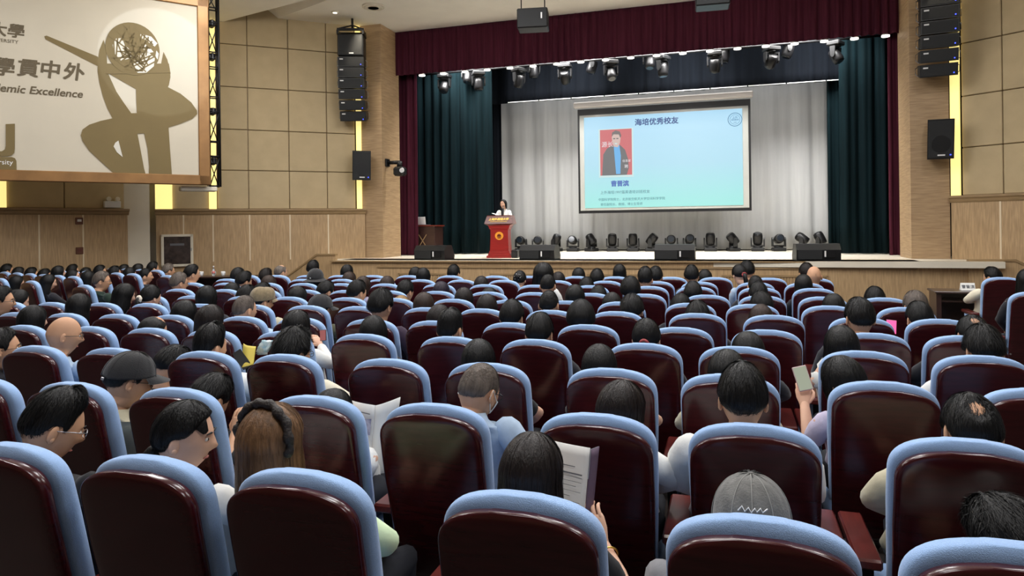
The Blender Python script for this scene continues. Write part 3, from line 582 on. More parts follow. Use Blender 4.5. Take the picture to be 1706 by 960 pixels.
ph.box((-1.26, -.041, 1.72), (.90, .006, 1.30), m=1)
def blob(P, m, y): ph.prism(P, XZ, (-1.26, y, 1.72), (0, -.004, 0), m)
blob([(-.40, -.65), (-.36, -.05), (-.25, .12), (-.05, .22), (.12, .2), (.26, .06), (.34, -.2), (.36, -.45), (.30, -.65)], 2, -.045)
blob([(-.06, .2), (.10, .2), (.14, -.1), (.12, -.62), (0, -.62), (-.04, -.1)], 3, -.05)
blob([(-.10, .3), (-.06, .16), (.06, .14), (.12, .26), (.14, .42), (.08, .54), (-.06, .54), (-.11, .44)], 4, -.052)
blob([(-.03, .26), (.05, .25), (.04, .225), (-.02, .23)], 0, -.055)
for gx in (-.045, .045): blob([(gx - .03, .40), (gx + .035, .40), (gx + .03, .37), (gx - .025, .37)], 5, -.055)
blob([(-.11, .44), (-.10, .56), (0, .62), (.12, .58), (.16, .46), (.13, .40), (.09, .50), (-.06, .51)], 5, -.056)
ph.build('portrait_photo', [glow('rim', (210, 238, 238)), glow('pink_red', (212, 112, 116)), glow('jacket', (112, 112, 114)), glow('shirt', (110, 184, 240)), glow('skin', (216, 190, 182)), glow('hair', (120, 112, 112))], scr)
WG = glow('white', (240, 236, 240))
put_text('源长', .17, WG, at(-1.50, 1.94, -.052), scr); put_text('聘', .11, WG, at(-.97, 1.30, -.052), scr); put_text('信息家', .08, WG, at(-.96, 1.46, -.052), scr)
put_text('曹晋滨', .17, glow('blue', (80, 110, 190)), at(-1.16, .82), scr, fat=.014)
GR = glow('teal_ink', (92, 140, 150))
put_text('上外海培1997届英语培训班校友', .10, GR, at(-1.72, .58), scr, align='LEFT'); put_text('中国科学院院士，北京航空航天大学空间科学学院', .085, GR, at(-1.78, .38), scr, align='LEFT'); put_text('曾任副院长、教授、博士生导师', .085, GR, at(-1.72, .24), scr, align='LEFT')
rg = MB()
for r0, r1 in ((.17, .185), (.125, .132)):
    n = 40; A = [[(r * math.cos(a), -.045, r * math.sin(a)) for a in np.linspace(0, 6.2832, n, endpoint=False)] for r in (r0, r1)]
    rg.grid(np.array(A) + np.array((1.96, 0, 2.46)), caps=False)
NV = glow('seal', (66, 120, 170)); rg.build('seal_ring', NV, scr)
put_text('上外', .07, NV, at(1.96, 2.51), scr); put_text('海培教育', .05, NV, at(1.96, 2.45), scr); put_text('1994', .04, NV, at(1.96, 2.38), scr)
tag(scr, 'projection screen showing a pale blue slide with a portrait, hung above the stage', 'screen')

# ------------------------------------------------------------------ hanging banner screen with the sculpture print
BU = Vector((.629, .777, 0)).normalized(); BN_ = Vector((BU.y, -BU.x, 0))
ban = empty('banner_screen', (0, 0, 0)); BO = Vector((-10.175, 11.681, 0))
ban.matrix_world = Matrix.Translation(BO) @ Matrix.Rotation(math.atan2(BU.y, BU.x), 4, 'Z')   # local: x along screen, -y to hall
b = MB()
b.box((-3.1, 0, 2.72), (6.2, .14, .2), bev=.015).box((-3.1, 0, 6.345), (6.2, .14, .19), bev=.015).box((-.115, 0, 4.53), (.215, .14, 3.82), bev=.015).box((-6.1, 0, 4.53), (.2, .14, 3.82), bev=.015)
b.build('frame', M_BRONZE, ban)
MB().box((-3.1, .01, 4.53), (6.0, .08, 3.5)).build('printed_sheet', M_CREAMB, ban)
BP = {'arm': [(-2.804, 5.281), (-2.768, 5.3), (-1.962, 5.013), (-1.955, 4.826), (-2.784, 5.227)],
'blade': [(-1.87, 5.346), (-1.939, 5.145), (-1.97, 4.92), (-1.972, 4.735), (-1.945, 4.517), (-1.891, 4.264), (-1.823, 4.048), (-1.735, 3.855), (-1.414, 3.977), (-1.537, 4.166), (-1.665, 4.379), (-1.744, 4.575), (-1.803, 4.725), (-1.814, 4.902), (-1.823, 5.197)],
'bowl': [(-1.836, 4.899), (-0.749, 5.029), (-0.723, 4.838), (-0.747, 4.642), (-0.783, 4.522), (-0.825, 4.479), (-1.319, 4.45), (-1.662, 4.64), (-1.803, 4.717), (-1.853, 4.841)],
'blade2': [(-0.844, 5.249), (-0.776, 5.103), (-0.733, 4.914), (-0.724, 4.76), (-0.754, 4.602), (-0.783, 4.53), (-0.996, 4.577), (-0.888, 5.012)],
'fin': [(-1.335, 4.46), (-0.782, 4.561), (-0.545, 4.448), (-0.35, 4.29), (-0.245, 4.134), (-0.24, 4.063), (-0.335, 3.956), (-0.552, 3.842), (-0.771, 3.75), (-1.345, 3.597), (-1.321, 3.939), (-1.332, 4.203)],
'leg': [(-1.42, 3.984), (-1.301, 3.997), (-1.241, 3.945), (-0.771, 3.769), (-0.751, 3.364), (-0.719, 2.79), (-1.132, 2.79), (-1.124, 2.963), (-1.147, 3.305), (-1.204, 3.606), (-1.318, 3.591), (-1.265, 3.261), (-1.212, 2.921), (-1.18, 2.789), (-1.708, 2.79), (-1.905, 2.989), (-2.123, 3.218), (-2.23, 3.395), (-2.256, 3.503), (-2.227, 3.614), (-2.118, 3.713), (-1.928, 3.8), (-1.735, 3.862)],
'U': [(-3.389, 3.633), (-3.256, 3.65), (-3.261, 3.197), (-3.27, 3.127), (-3.304, 3.08), (-3.366, 3.06), (-3.55, 3.05), (-3.86, 3.08), (-3.93, 3.15), (-3.95, 3.3), (-3.95, 3.62), (-3.82, 3.62), (-3.82, 3.25), (-3.80, 3.19), (-3.75, 3.15), (-3.532, 3.142), (-3.449, 3.146), (-3.404, 3.182), (-3.393, 3.242)],
'base': [(-4.6, 3.038), (-3.367, 3.046), (-3.305, 3.049), (-3.26, 3.03), (-3.24, 2.982), (-3.239, 2.80), (-4.6, 2.80)]}
pr = MB(); upr = MB(); XZB = ((1, 0, 0), (0, 0, 1))
for k, (nm, pl) in enumerate(BP.items()): (upr if nm in ('U', 'base') else pr).prism(pl, XZB, (0, -.032 - .0012 * k, 0), (0, -.004, 0))
gl = [(-1.377 + .465 * math.cos(a), 5.237 + .51 * math.sin(a)) for a in np.linspace(0, 6.2832, 40, endpoint=False)]
pr.prism(gl, XZB, (0, -.042, 0), (0, -.003, 0))
pr.build('sculpture_print', M_OLIVE, ban); upr.build('letter_print', M_OLIVE, ban)
lt = MB()   # openings of the lattice globe
rs = random.Random(3)
for pl in ([(-1.72, 5.27), (-1.66, 5.40), (-1.56, 5.42), (-1.52, 5.30), (-1.40, 5.18), (-1.42, 5.05), (-1.58, 4.98), (-1.70, 5.12)],
           [(-1.36, 5.0), (-1.30, 5.12), (-1.12, 5.22), (-1.00, 5.10), (-1.02, 4.94), (-1.15, 4.80), (-1.30, 4.78), (-1.38, 4.86)],
           [(-1.24, 5.55), (-1.06, 5.52), (-.95, 5.40), (-1.00, 5.33), (-1.16, 5.44), (-1.26, 5.48)],
           [(-1.22, 5.36), (-1.12, 5.34), (-1.02, 5.22), (-1.14, 5.18), (-1.20, 5.26)],
           [(-.97, 5.26), (-.93, 5.2), (-.95, 5.08), (-.99, 5.14)]):
    lt.prism(pl, XZB, (0, -.046, 0), (0, -.002, 0))
hole = [(-1.643, 3.44), (-1.575, 3.126), (-1.671, 3.215), (-1.725, 3.324), (-1.695, 3.396)]
MB().prism(hole, XZB, (0, -.046, 0), (0, -.002, 0)).build('print_opening', mat('pale_print', (206, 202, 190), .7), ban)
lt.build('globe_openings', mat('pale_print', (206, 202, 190), .7), ban)
ln = MB()
for k in range(90):
    a = rs.uniform(0, 6.28); c0 = Vector((-1.36 + rs.choice((-.26, .12)) + rs.uniform(-.2, .26), 0, 5.10 + rs.uniform(-.33, .42))); h = rs.uniform(.10, .26)
    d = Vector((math.cos(a), 0, math.sin(a))) * h
    p, q = c0 - d, c0 + d
    if all(((v.x + 1.377) / .46) ** 2 + ((v.z - 5.237) / .5) ** 2 < 1 for v in (p, q)):
        w = Vector((-math.sin(a), 0, math.cos(a))) * .013
        ln.add([v + Vector((0, -.0495, 0)) for v in (p - w, p + w, q + w, q - w)] + [v + Vector((0, -.0475, 0)) for v in (p - w, p + w, q + w, q - w)], [(0, 1, 2, 3), (4, 5, 6, 7), (0, 1, 5, 4), (2, 3, 7, 6)])
ln.prism([(-1.83, 4.72), (-.725, 4.86), (-.724, 4.845), (-1.83, 4.70)], XZB, (0, -.044, 0), (0, -.003, 0))
ln.build('globe_lattice', M_OLIVE, ban)
MI = mat('dark_olive_ink', (92, 80, 58), .7)
def bt(x, z): return frame((x, -.034, z), (1, .0, .0), (0, 0, 1))
for ch, x, z in (('學', -3.42, 4.63), ('貫', -3.06, 4.65), ('中', -2.73, 4.66), ('外', -2.36, 4.66)):
    put_text(ch, .34, MI, bt(x, z), ban, shear=.12, fat=.016)
put_text('大學', .26, MI, bt(-3.36, 5.30), ban, shear=.12, fat=.012)
put_text('UNIVERSITY', .085, MI, bt(-3.19, 5.12), ban, align='RIGHT')
put_text('Academic Excellence', .195, MI, bt(-2.22, 4.27), ban, align='RIGHT', shear=.22, fat=.007)
put_text('University', .12, M_MARK, frame((-3.29, -.046, 2.95), (1, 0, 0), (0, 0, 1)), ban, align='RIGHT')
tag(ban, 'huge bronze-framed cream banner screen printed with an olive globe sculpture', 'banner')
# truss tower beside it
def truss_tower():
    o = MB(); c = Vector((-10.30, 11.94, 0)); u = BU; w = BN_; s = .10
    cs = [c + u * a * s + w * b_ * s for a, b_ in ((-1, -1), (1, -1), (1, 1), (-1, 1))]
    for p in cs: o.cyl(p + UP * 2.6, p + UP * 6.76, .022, 8)
    br = MB(); z = 2.62; k = 0
    while z < 6.6:
        for i in range(4):
            p, q = cs[i], cs[(i + 1) % 4]
            br.cyl(p + UP * z, q + UP * z, .016, 6)
            a, b_ = (p, q) if (k + i) % 2 else (q, p)
            if k % 2 == 0: br.cyl(a + UP * z, b_ + UP * min(z + .62, 6.7), .012, 6)
        z += .31 if k % 2 else .62; k += 1
    r = o.build('truss_tower', M_BLACKM); br.build('bracing', M_BLACKM, r)
    for zz in (3.15, 4.2, 5.35, 6.05):
        MB().box(c - w * .05 + UP * zz, (.11, .10, .14), bev=.02).cyl(c - w * .14 + UP * (zz - .03), c - w * .02 + UP * zz, .06).build('clamp', M_BLACK, r)
    return tag(r, 'black lattice truss tower hanging behind the banner edge', 'truss')
truss_tower()
o = MB().box((-10.52, 11.72, 2.555), (.7, .3, .1), Matrix.Rotation(math.atan2(BU.y, BU.x), 3, 'Z'), bev=.02).build('ceiling_mount_box', M_WHITE)
tag(o, 'flat white box below the corner of the banner screen', 'box')
o['label'] = 'flat white roller housing just below the corner of the banner screen'
o.name = 'roller_housing'

# ------------------------------------------------------------------ loudspeakers
def line_array(x, y, zt, rz, label, full):
    r = empty('line_array_speaker', (x, y, 0), rz)
    z = zt
    fr = MB()
    for sx in (-.31, .31): fr.box((sx, 0, z + .05), (.05, .5, .10))
    fr.box((0, -.2, z + .12), (.66, .05, .06)).box((0, .2, z + .12), (.66, .05, .06))
    for sx in (-.28, .28):
        fr.cyl((sx, -.2, z + .14), (.02, .0, 6.80), .02, 8)
    fr.cyl((.02, 0, 6.72), (.02, 0, 6.97), .03, 8)
    fr.build('flying_frame', M_BLACKM, r)
    if full:
        c = MB().box((0, .02, z - .27), (.64, .5, .54), bev=.02).build('cabinet', M_BLACK, r)
        MB().box((0, -.235, z - .27), (.56, .03, .48)).build('grille', M_GRILLE, c)
        MB().box((0.02, -.255, z - .48), (.11, .008, .03)).build('badge', M_MARK, c)
        z -= .56
    for k in range(6):
        a = rad(1.5 + 2.2 * k); R = Matrix.Rotation(a, 3, 'X'); y0 = .012 * k * k
        cc = Vector((0, y0, z - .125))
        c = MB()
        c.prism([(-.25, -.122), (.22, -.105), (.22, .105), (-.25, .122)], (R @ Vector((0, 1, 0)), R @ UP), cc + Vector((-.32, 0, 0)), (.64, 0, 0))
        c = c.build('cabinet', M_BLACK, r)
        MB().box(cc + R @ Vector((0, -.255, 0)), (.60, .02, .205), R).build('grille', M_GRILLE, c)
        MB().box(cc + R @ Vector((-.225, -.268, .06)), (.085, .008, .028), R).build('badge', M_MARK, c)
        MB().box(cc + R @ Vector((.25, -.268, -.07)), (.02, .008, .02), R).build('indicator', M_BLUELED, c)
        for s in (-1, 1):
            MB().tube([cc + Vector((s * .32, .05, .1)), cc + Vector((s * .375, 0, .06)), cc + Vector((s * .375, 0, -.06)), cc + Vector((s * .32, .05, -.1))], .008, 6).build('cable_loop', M_CHROME, c)
        z -= .252
    return tag(r, label, 'speaker')
line_array(-9.0, 15.35, 6.52, rad(22), 'black line array speaker stack hanging at the left stage column', True)
line_array(3.92, 15.3, 6.08, rad(-8), 'black line array speaker stack hanging at the right stage column', False)
def box_speaker(name, x, y, z, w, h, d, rz, tilt, label, horn=False):
    r = empty(name, (x, y, z), rz); R = Matrix.Rotation(tilt, 3, 'X')
    c = MB().prism([(-w / 2, -d / 2), (w / 2, -d / 2), (w / 2 * .72, d / 2), (-w / 2 * .72, d / 2)], (R @ Vector((1, 0, 0)), R @ Vector((0, 1, 0))), R @ Vector((0, 0, -h / 2)), R @ Vector((0, 0, h)))
    c.build('cabinet', M_BLACK, r)
    MB().box(R @ Vector((0, -d / 2 - .006, 0)), (w * .92, .02, h * .94), R, bev=.008).build('grille', M_GRILLE, r)
    cone = MB()
    cone.cyl(R @ Vector((0, -d / 2 - .022, -h * .12)), R @ Vector((0, -d / 2 - .014, -h * .12)), w * .36, 28)
    cone.build('woofer', M_BLACK, r)
    MB().box(R @ Vector((w * .02, -d / 2 - .02, -h * .40)), (w * .28, .008, h * .035), R).build('badge', M_MARK, r)
    MB().box(R @ Vector((w * .36, -d / 2 - .02, -h * .40)), (.025, .008, .02), R).build('indicator', M_BLUELED, r)
    MB().box((0, d * .6, 0), (.09, d * .5, .14)).build('wall_bracket', M_BLACKM, r)
    return tag(r, label, 'speaker')
box_speaker('wall_speaker', -8.95, 15.62, 3.30, .46, .74, .38, rad(38), rad(6), 'black box speaker mounted on the left stage column below the line array')
box_speaker('wall_speaker', 3.99, 15.66, 3.33, .46, .78, .38, rad(-4), rad(8), 'black box speaker mounted on the right stage column below the line array')
def hung_speaker(x, y, z, rz, label):
    r = empty('ceiling_speaker', (x, y, z), rz)
    MB().box((0, 0, 0), (.62, .42, .40), bev=.02).build('cabinet', M_BLACK, r)
    MB().box((0, -.215, 0), (.58, .02, .36)).build('grille', M_GRILLE, r)
    MB().box((.19, -.232, .03), (.03, .008, .12)).build('badge', M_MARK, r)
    k = MB()
    for sx in (-.24, .24): k.cyl((sx, 0, .19), (sx, 0, 6.97 - z), .012, 8)
    k.box((0, 0, 6.95 - z), (.56, .3, .04)); k.build('hanging_bracket', M_BLACKM, r)
    return tag(r, label, 'speaker')
hung_speaker(-3.78, 13.6, 5.90, rad(10), 'black speaker hanging from the ceiling, wholly in view above the stage valance')
hung_speaker(-.26, 13.6, 5.98, rad(4), 'black speaker hanging from the ceiling, cut by the top edge of the picture')
# wall camera on left column reveal
r = empty('moving_camera', (-8.25, 16.25, 3.3))
MB().cyl((-.30, 0, .1), (.1, 0, .1), .05).box((-.27, 0, .1), (.05, .2, .2), bev=.01).build('arm', M_BLACKM, r)
MB().cyl((.08, 0, -.02), (.08, 0, .12), .07).box((.1, -.02, -.14), (.3, .26, .24), bev=.05).build('head', M_BLACK, r)
MB().cyl((.22, -.14, -.12), (.24, -.2, -.13), .06).build('lens', M_MARK, r)
tag(r, 'black camera on a bracket arm at the edge of the left stage column', 'camera')

# ------------------------------------------------------------------ stage equipment
def monitor(x, y, rz, label):
    r = empty('stage_monitor', (x, y, ZS), rz)
    c = MB().prism([(-.22, 0), (.22, 0), (.24, .10), (.10, .34), (-.14, .34), (-.24, .22)], ((0, 1, 0), UP), (-.42, 0, 0), (.84, 0, 0)).build('cabinet', M_BLACK, r)
    MB().prism([(-.245, .03), (-.255, .03), (-.255, .22), (-.245, .22)], ((0, 1, 0), UP), (-.40, 0, 0), (.46, 0, 0)).build('grille', M_GRILLE, r)
    MB().box((.22, -.235, .14), (.2, .02, .15)).build('connector_plate', M_BLACKM, r)
    MB().box((.12, -.252, .14), (.03, .008, .12)).build('badge', M_MARK, r)
    return tag(r, label, 'speaker', 'stage monitor speakers along the stage lip')
monitor(-6.75, 15.2, rad(-8), 'black stage monitor wedge left of the lectern at the stage lip')
monitor(-4.16, 15.3, rad(-4), 'black stage monitor wedge just right of the lectern')
monitor(-1.13, 15.3, rad(0), 'black stage monitor wedge at the middle of the stage lip')
monitor(1.68, 15.35, rad(6), 'black stage monitor wedge near the right end of the stage lip')
def mhead_meshes():
    b = MB().box((0, 0, .05), (.34, .30, .10), bev=.02).cyl((0, 0, .1), (0, 0, .135), .12)
    y = MB().box((0, 0, .15), (.36, .10, .04), bev=.01)
    for s in (-1, 1): y.prism([(-.06, .13), (.06, .13), (.05, .33), (.02, .38), (-.02, .38), (-.05, .33)], ((0, 1, 0), UP), (s * .165 - .018, 0, 0), (.036, 0, 0))
    h = MB(); rows = []
    for z, q in ((-.15, .07), (-.14, .11), (-.05, .125), (.10, .13), (.17, .115), (.18, .10)): rows.append(ring((0, 0, z), q, q, 20))
    h.grid(np.array(rows))
    l = MB().cyl((0, 0, .175), (0, 0, .19), .085, 20)
    return [b.mesh('base', [M_BLACK]), y.mesh('yoke', [M_BLACK]), h.mesh('head', [M_BLACKM]), l.mesh('lens', [mat('dark_lens', (30, 36, 44), .08, spec=.8)])]
MH = mhead_meshes()
def moving_head(x, y, z, rz, tilt, label, group, up=True):
    r = empty('moving_head_light', (x, y, z), rz)
    if not up: r.rotation_euler = (math.pi, 0, rz)
    link('base', MH[0], r); link('yoke', MH[1], r)
    h = link('head', MH[2], r); h.location = (0, 0, .33); h.rotation_euler = (tilt, 0, 0)
    link('lens', MH[3], h)
    return tag(r, label, 'stage light', group)
MX = [-6.07, -5.54, -4.98, -4.46, -3.9, -3.28, -2.68, -2.15, -1.59, -1.09, -.52, .09, .73, 1.27, 1.88, 2.32]
MT = [80, 80, 25, 78, -35, 15, 5, 40, 80, 72, 8, 40, 20, 78, -55, -30]
MZ = [0, 10, 70, 0, 60, 10, 0, 80, 0, 10, 0, -70, 0, 10, 70, 60]
for i, (x, t, z) in enumerate(zip(MX, MT, MZ)):
    moving_head(x, 20.15, ZS, rad(z), rad(t), 'black moving head light on the stage floor, %s from the left' % ORD[i], 'moving head lights on the stage floor')
# lights above the stage
b = MB()
for z in (5.95, 6.55):
    b.cyl((-8.5, 17.6, z), (3.5, 17.6, z), .03, 8)
b.cyl((-8.5, 17.98, 6.25), (3.5, 17.98, 6.25), .03, 8)
for x in np.arange(-8.2, 3.4, 1.9):
    b.cyl((x, 17.6, 5.95), (x, 17.6, 8.1), .015, 6); b.cyl((x, 17.98, 6.25), (x, 17.98, 8.1), .015, 6)
tag(b.build('lighting_bar', M_BLACKM), 'black lighting bars high above the stage behind the valance', 'bar')
for i, x in enumerate((-7.45, -6.45, -5.3, -4.05, -2.85, -1.55, -.3, 1.0, 2.4)):
    moving_head(x, 17.6, 5.905, rad(30 * (i % 3)), rad(-30 + 25 * (i % 4)), 'moving head light hanging behind the valance, %s of the front bar from the left' % ORD[i], 'stage lights above the stage', False)
for i, x in enumerate((-6.9, -5.0, -3.4, -1.9, -.1, 1.4)):
    moving_head(x, 17.98, 6.205, rad(50 * (i % 3)), rad(-20 + 20 * (i % 3)), 'moving head light on the rear bar above the stage, %s from the left' % ORD[i], 'stage lights above the stage', False)
for i, x in enumerate(np.linspace(-7.9, 3.35, 19)):
    r = empty('stage_downlight', (x, 17.12, 5.80))
    MB().cyl((0, 0, .03), (0, 0, .22), .09, 16, r2=.06).box((0, 0, .3), (.03, .03, .5)).build('housing', M_CHROME, r)
    MB().cyl((0, 0, 0), (0, 0, .028), .085, 16).build('lamp_face', M_LAMP, r)
    tag(r, 'bright downlight peeking below the valance hem, %s from the left' % ORD[i], 'stage light', 'downlights behind the valance hem')
# lectern
r = empty('lectern', (-5.42, 16.25, ZS), rad(6))
def rect_loft(secs):
    A = []
    for z, w, d, y in secs: A.append([(-w, y - d, z), (w, y - d, z), (w, y + d, z), (-w, y + d, z)])
    m = MB(); m.grid(np.array(A), smooth=False); return m
r.scale = (1, 1, .935)
rect_loft([(0, .31, .24, 0), (.06, .31, .24, 0), (.07, .28, .22, 0), (.12, .275, .215, 0), (.13, .255, .2, 0), (.18, .25, .195, 0)]).build('plinth', M_RED, r)
rect_loft([(.18, .235, .18, 0), (.55, .22, .17, 0), (.72, .22, .17, 0), (.76, .23, .175, 0), (.77, .25, .19, 0), (.80, .25, .19, 0), (.86, .28, .2, 0)]).build('column', M_RED, r)
rect_loft([(.86, .29, .21, 0), (.90, .36, .25, 0), (1.10, .30, .22, .03), (1.12, .30, .22, .03)]).build('desk_top', M_DRED, r)
TM = frame((0, -.236, 1.005), (1, 0, 0), Vector((0, .03, .10)))
put_text('上海外国语大学', .072, M_GOLD, frame((0, -.228, 1.012), (1, 0, 0), Vector((0, .06, .20))), r, shear=.15, fat=.005)
MB().box((0, -.238, .952), (.42, .01, .012)).build('gold_line', M_GOLD, r)
em = MB().cyl((0, -.185, .58), (0, -.168, .58), .105, 32); eo = em.build('emblem', mat('gold_emblem', (232, 152, 46), .4, emit=.12), r)
e2 = MB(); e2.prism([(-.06, -.02), (-.02, .05), (0, .03), (.02, .05), (.06, -.02), (0, -.035)], XZ, (0, -.187, .585), (0, -.004, 0)); e2.prism([(-.055, -.045), (.055, -.045), (.03, -.07), (-.03, -.07)], XZ, (0, -.187, .585), (0, -.004, 0))
e2.build('emblem_mark', M_DRED, r)
pp = MB().box((-.12, .0, 1.15), (.16, .22, .012), Matrix.Rotation(rad(20), 3, 'Y')); pp.build('script_sheet', M_PAPER, r)
MB().tube([(.05, .05, 1.12), (.05, .02, 1.26), (.05, .10, 1.36)], .008, 6).ell((.05, .12, 1.37), (.015, .03, .015)).build('microphone', M_BLACK, r)
tag(r, 'red lacquered lectern with gold lettering and round gold emblem on the stage', 'lectern')
o = MB().box((-5.0, 16.1, ZS + .1), (.16, .2, .2), bev=.02).build('speaker_box', M_BLACK)
MB().cyl((-5.0, 15.99, ZS + .1), (-5.0, 15.985, ZS + .1), .06).build('driver', M_GRILLE, o)
tag(o, 'small black box on the stage floor at the foot of the lectern', 'speaker')
# control desk with laptop in the left wing
r = empty('control_desk', (-8.15, 17.75, ZS), rad(-4))
MB().box((0, 0, .40), (.86, .5, .8), bev=.01).build('cabinet', M_DESK, r)
MB().box((0, 0, .815), (.94, .56, .035), bev=.008).build('desk_top', M_DRED, r)
w = MB()
for a in (35, -35): w.box((.05, -.255, .4), (.02, .012, .42), Matrix.Rotation(rad(a), 3, 'Y'))
w.build('inlay', M_OAKD, r)
tag(r, 'dark red-brown control desk in the left wing beside the maroon curtain', 'desk')
r = empty('laptop', (-8.2, 17.72, ZS + .835), rad(-10))
MB().box((0, 0, .01), (.34, .24, .018), bev=.004).build('keyboard_base', M_CHROME, r)
MB().box((0, -.13, .12), (.34, .012, .22), Matrix.Rotation(rad(8), 3, 'X'), bev=.004).build('lid', M_MARK, r)
tag(r, 'open pale laptop on the control desk in the left wing', 'laptop')
# ------------------------------------------------------------------ small wall fixtures
Rl = Matrix((Vector((.766, .643, 0)), Vector((-.643, .766, 0)), UP)).transposed()
c = Vector((-12.42, 13.15, 1.23)) + Vector((.643, -.766, 0)) * .115
o = MB()
for dx_, dz, w_, h_ in ((-.31, 0, .06, .76), (.31, 0, .06, .76), (0, .35, .68, .06), (0, -.35, .68, .06)):
    o.box(c + Rl @ Vector((dx_, 0, dz)), (w_, .07, h_), Rl, bev=.01)
o = o.build('notice_cabinet', M_WHITE)
MB().box(c + Rl @ Vector((0, .0, 0)), (.56, .03, .64), Rl).build('notice_board', mat('dark_notice', (74, 62, 56), .25, .5, 9, second=(40, 32, 30), coat=.5), o)
MB().box(c + Rl @ Vector((.30, -.045, .02)), (.02, .02, .07), Rl).build('handle', M_CHROME, o)
nb = MB()
nb.box(c + Rl @ Vector((0, -.018, .14)), (.30, .006, .05), Rl)
nb.build('print_pattern', M_INK, o)
tag(o, 'white-framed notice cabinet on the oak wainscot near the white pillar', 'cabinet')
Rs = Matrix((Vector((.36, .93, 0)), Vector((-.93, .36, 0)), UP)).transposed(); sn = Vector((.93, -.36, 0)); sd = Vector((-.36, -.93, 0))
SP = Vector((-12.9, 12.7, 0))
for z, lab in ((1.93, 'upper of two red-brown switch plates on the side wall oak panel'), (1.29, 'lower of two red-brown switch plates on the side wall oak panel')):
    p = SP + sd * 1.41 + sn * .068 + UP * z
    o = MB().box(p, (.15, .016, .15), Rs, bev=.006).build('switch_plate', mat('red_brown_plate', (96, 52, 30), .4)); MB().box(p + sn * .01 + UP * .01, (.08, .012, .05), Rs).build('rocker', M_MARK if z > 1.5 else M_DRED, o)
    tag(o, lab, 'switch')
p = SP + sd * .72 + sn * .0 + UP * 2.3
o = MB().box(p, (.34, .09, .15), Rs, bev=.01).build('emergency_light', M_MARK)
for s in (-.09, .09): MB().cyl(p + Rs @ Vector((s, -.02, .12)), p + Rs @ Vector((s, -.08, .12)), .05).cyl(p + Rs @ Vector((s, 0, .06)), p + Rs @ Vector((s, 0, .12)), .015).build('lamp_head', M_WHITE, o)
tag(o, 'white twin-lamp emergency light on the wainscot cap below the banner', 'light')
o = MB().cyl((-8.0, 14.65, 6.93), (-8.0, 14.65, 6.975), .26, 32); o = o.build('ceiling_vent', M_WHITE)
for q in (.2, .13, .06): MB().cyl((-8.0, 14.65, 6.915), (-8.0, 14.65, 6.93), q, 28, r2=q + .02).build('louvre_ring', M_INK if q == .13 else M_WHITE, o)
tag(o, 'round white louvred ceiling vent above the left line array', 'vent')
o = MB().cyl((-9.1, 14.75, 6.95), (-9.1, 14.75, 6.975), .09, 24).build('ceiling_downlight', M_WHITE)
MB().cyl((-9.1, 14.75, 6.944), (-9.1, 14.75, 6.95), .05, 20).build('lamp_face', M_LAMP, o)
tag(o, 'small recessed ceiling downlight beside the line array straps', 'light')

# ------------------------------------------------------------------ auditorium seats
def yb(z):            # line of the reclined back
    return .16 * ((1.0 - z) / .7) ** 1.25 if z < 1 else 0.0
def back_loft(w, ztop, zbot, y0, y1, puff, n=28, p=4.0, taper=.93, rtop=.13):
    zs = [zbot, zbot + .02] + list(np.linspace(zbot + .06, ztop - rtop, 8))
    zs += [ztop - rtop * (1 - math.sin(a)) for a in np.linspace(.15, 1.5, 12)]
    rows = []
    for z in zs:
        t = max(0.0, (z - (ztop - rtop)) / rtop)
        ww = w * (1 - t ** 2.7) ** (1 / 2.7) if t < 1 else 0
        ww = max(ww, w * .30) if t > .9 else ww
        f = (z - zbot) / (ztop - zbot)
        ww *= taper + (1 - taper) * min(1, f * 1.6)
        bul = puff * math.sin(math.pi * min(1, max(0, f)) ** .8)
        e = 1.0 if f > .03 else .75
        # soften the thickness at the very top
        th = (y1 - y0) * (1 - .45 * t ** 6)
        c = (0, yb(z) + y0 + (y1 - y0) / 2 + bul / 2, z)
        rows.append(ring(c, ww, (th + bul) / 2 * e, n, p))
    m = MB(); m.grid(np.array(rows)); return m
def seat_meshes():
    out = {}
    m = back_loft(.222, 1.0, .42, .018, .095, .012); out['back_cushion'] = m.mesh('back_cushion', [M_BLUE])
    m = back_loft(.213, .974, .26, -.032, .02, .0, p=6.0, rtop=.115); out['back_shell'] = m.mesh('back_shell', [M_SHELL])
    rows = [ring((0, y, .30 + dz), .205 * k, h, 24, 4, Matrix.Rotation(rad(90), 3, 'X')) for y, k, h, dz in ((.22, .9, .04, 0), (.24, 1, .055, 0), (.40, 1, .06, 0), (.51, 1, .06, .0), (.565, .97, .05, .0), (.59, .85, .03, .0))]
    m = MB(); m.grid(np.array(rows)); out['seat_cushion'] = m.mesh('seat_cushion', [M_BLUE])
    for s in (-1, 1):
        m = MB(); x = s * .236
        m.box((0, .33, .530), (.1, .42, .038), bev=.008); out['armrest%d' % s] = m.mesh('armrest', [M_ARM])
        m = MB(); m.prism([(.16, .512), (.50, .512), (.46, .16), (.40, .0), (.30, 0), (.26, .16), (.20, .22)], ((0, 1, 0), UP), (-.024, 0, 0), (.048, 0, 0))
        out['side_panel%d' % s] = m.mesh('side_panel', [M_BLACKM])
        m = MB(); m.prism([(.20, .50), (.47, .50), (.42, .22), (.27, .22)], ((0, 1, 0), UP), (s * .026 - .005, 0, 0), (.010, 0, 0))
        out['pad%d' % s] = m.mesh('side_pad', [M_BLUE])
        m = MB()
        for z in (.50, .40): m.cyl((s * .20, yb(z) - .022, z - .12), (s * .20, yb(z) - .015, z - .12), .008, 10)
        out['bolt%d' % s] = m.mesh('bolts', [M_CHROME])
    return out
SM = seat_meshes()
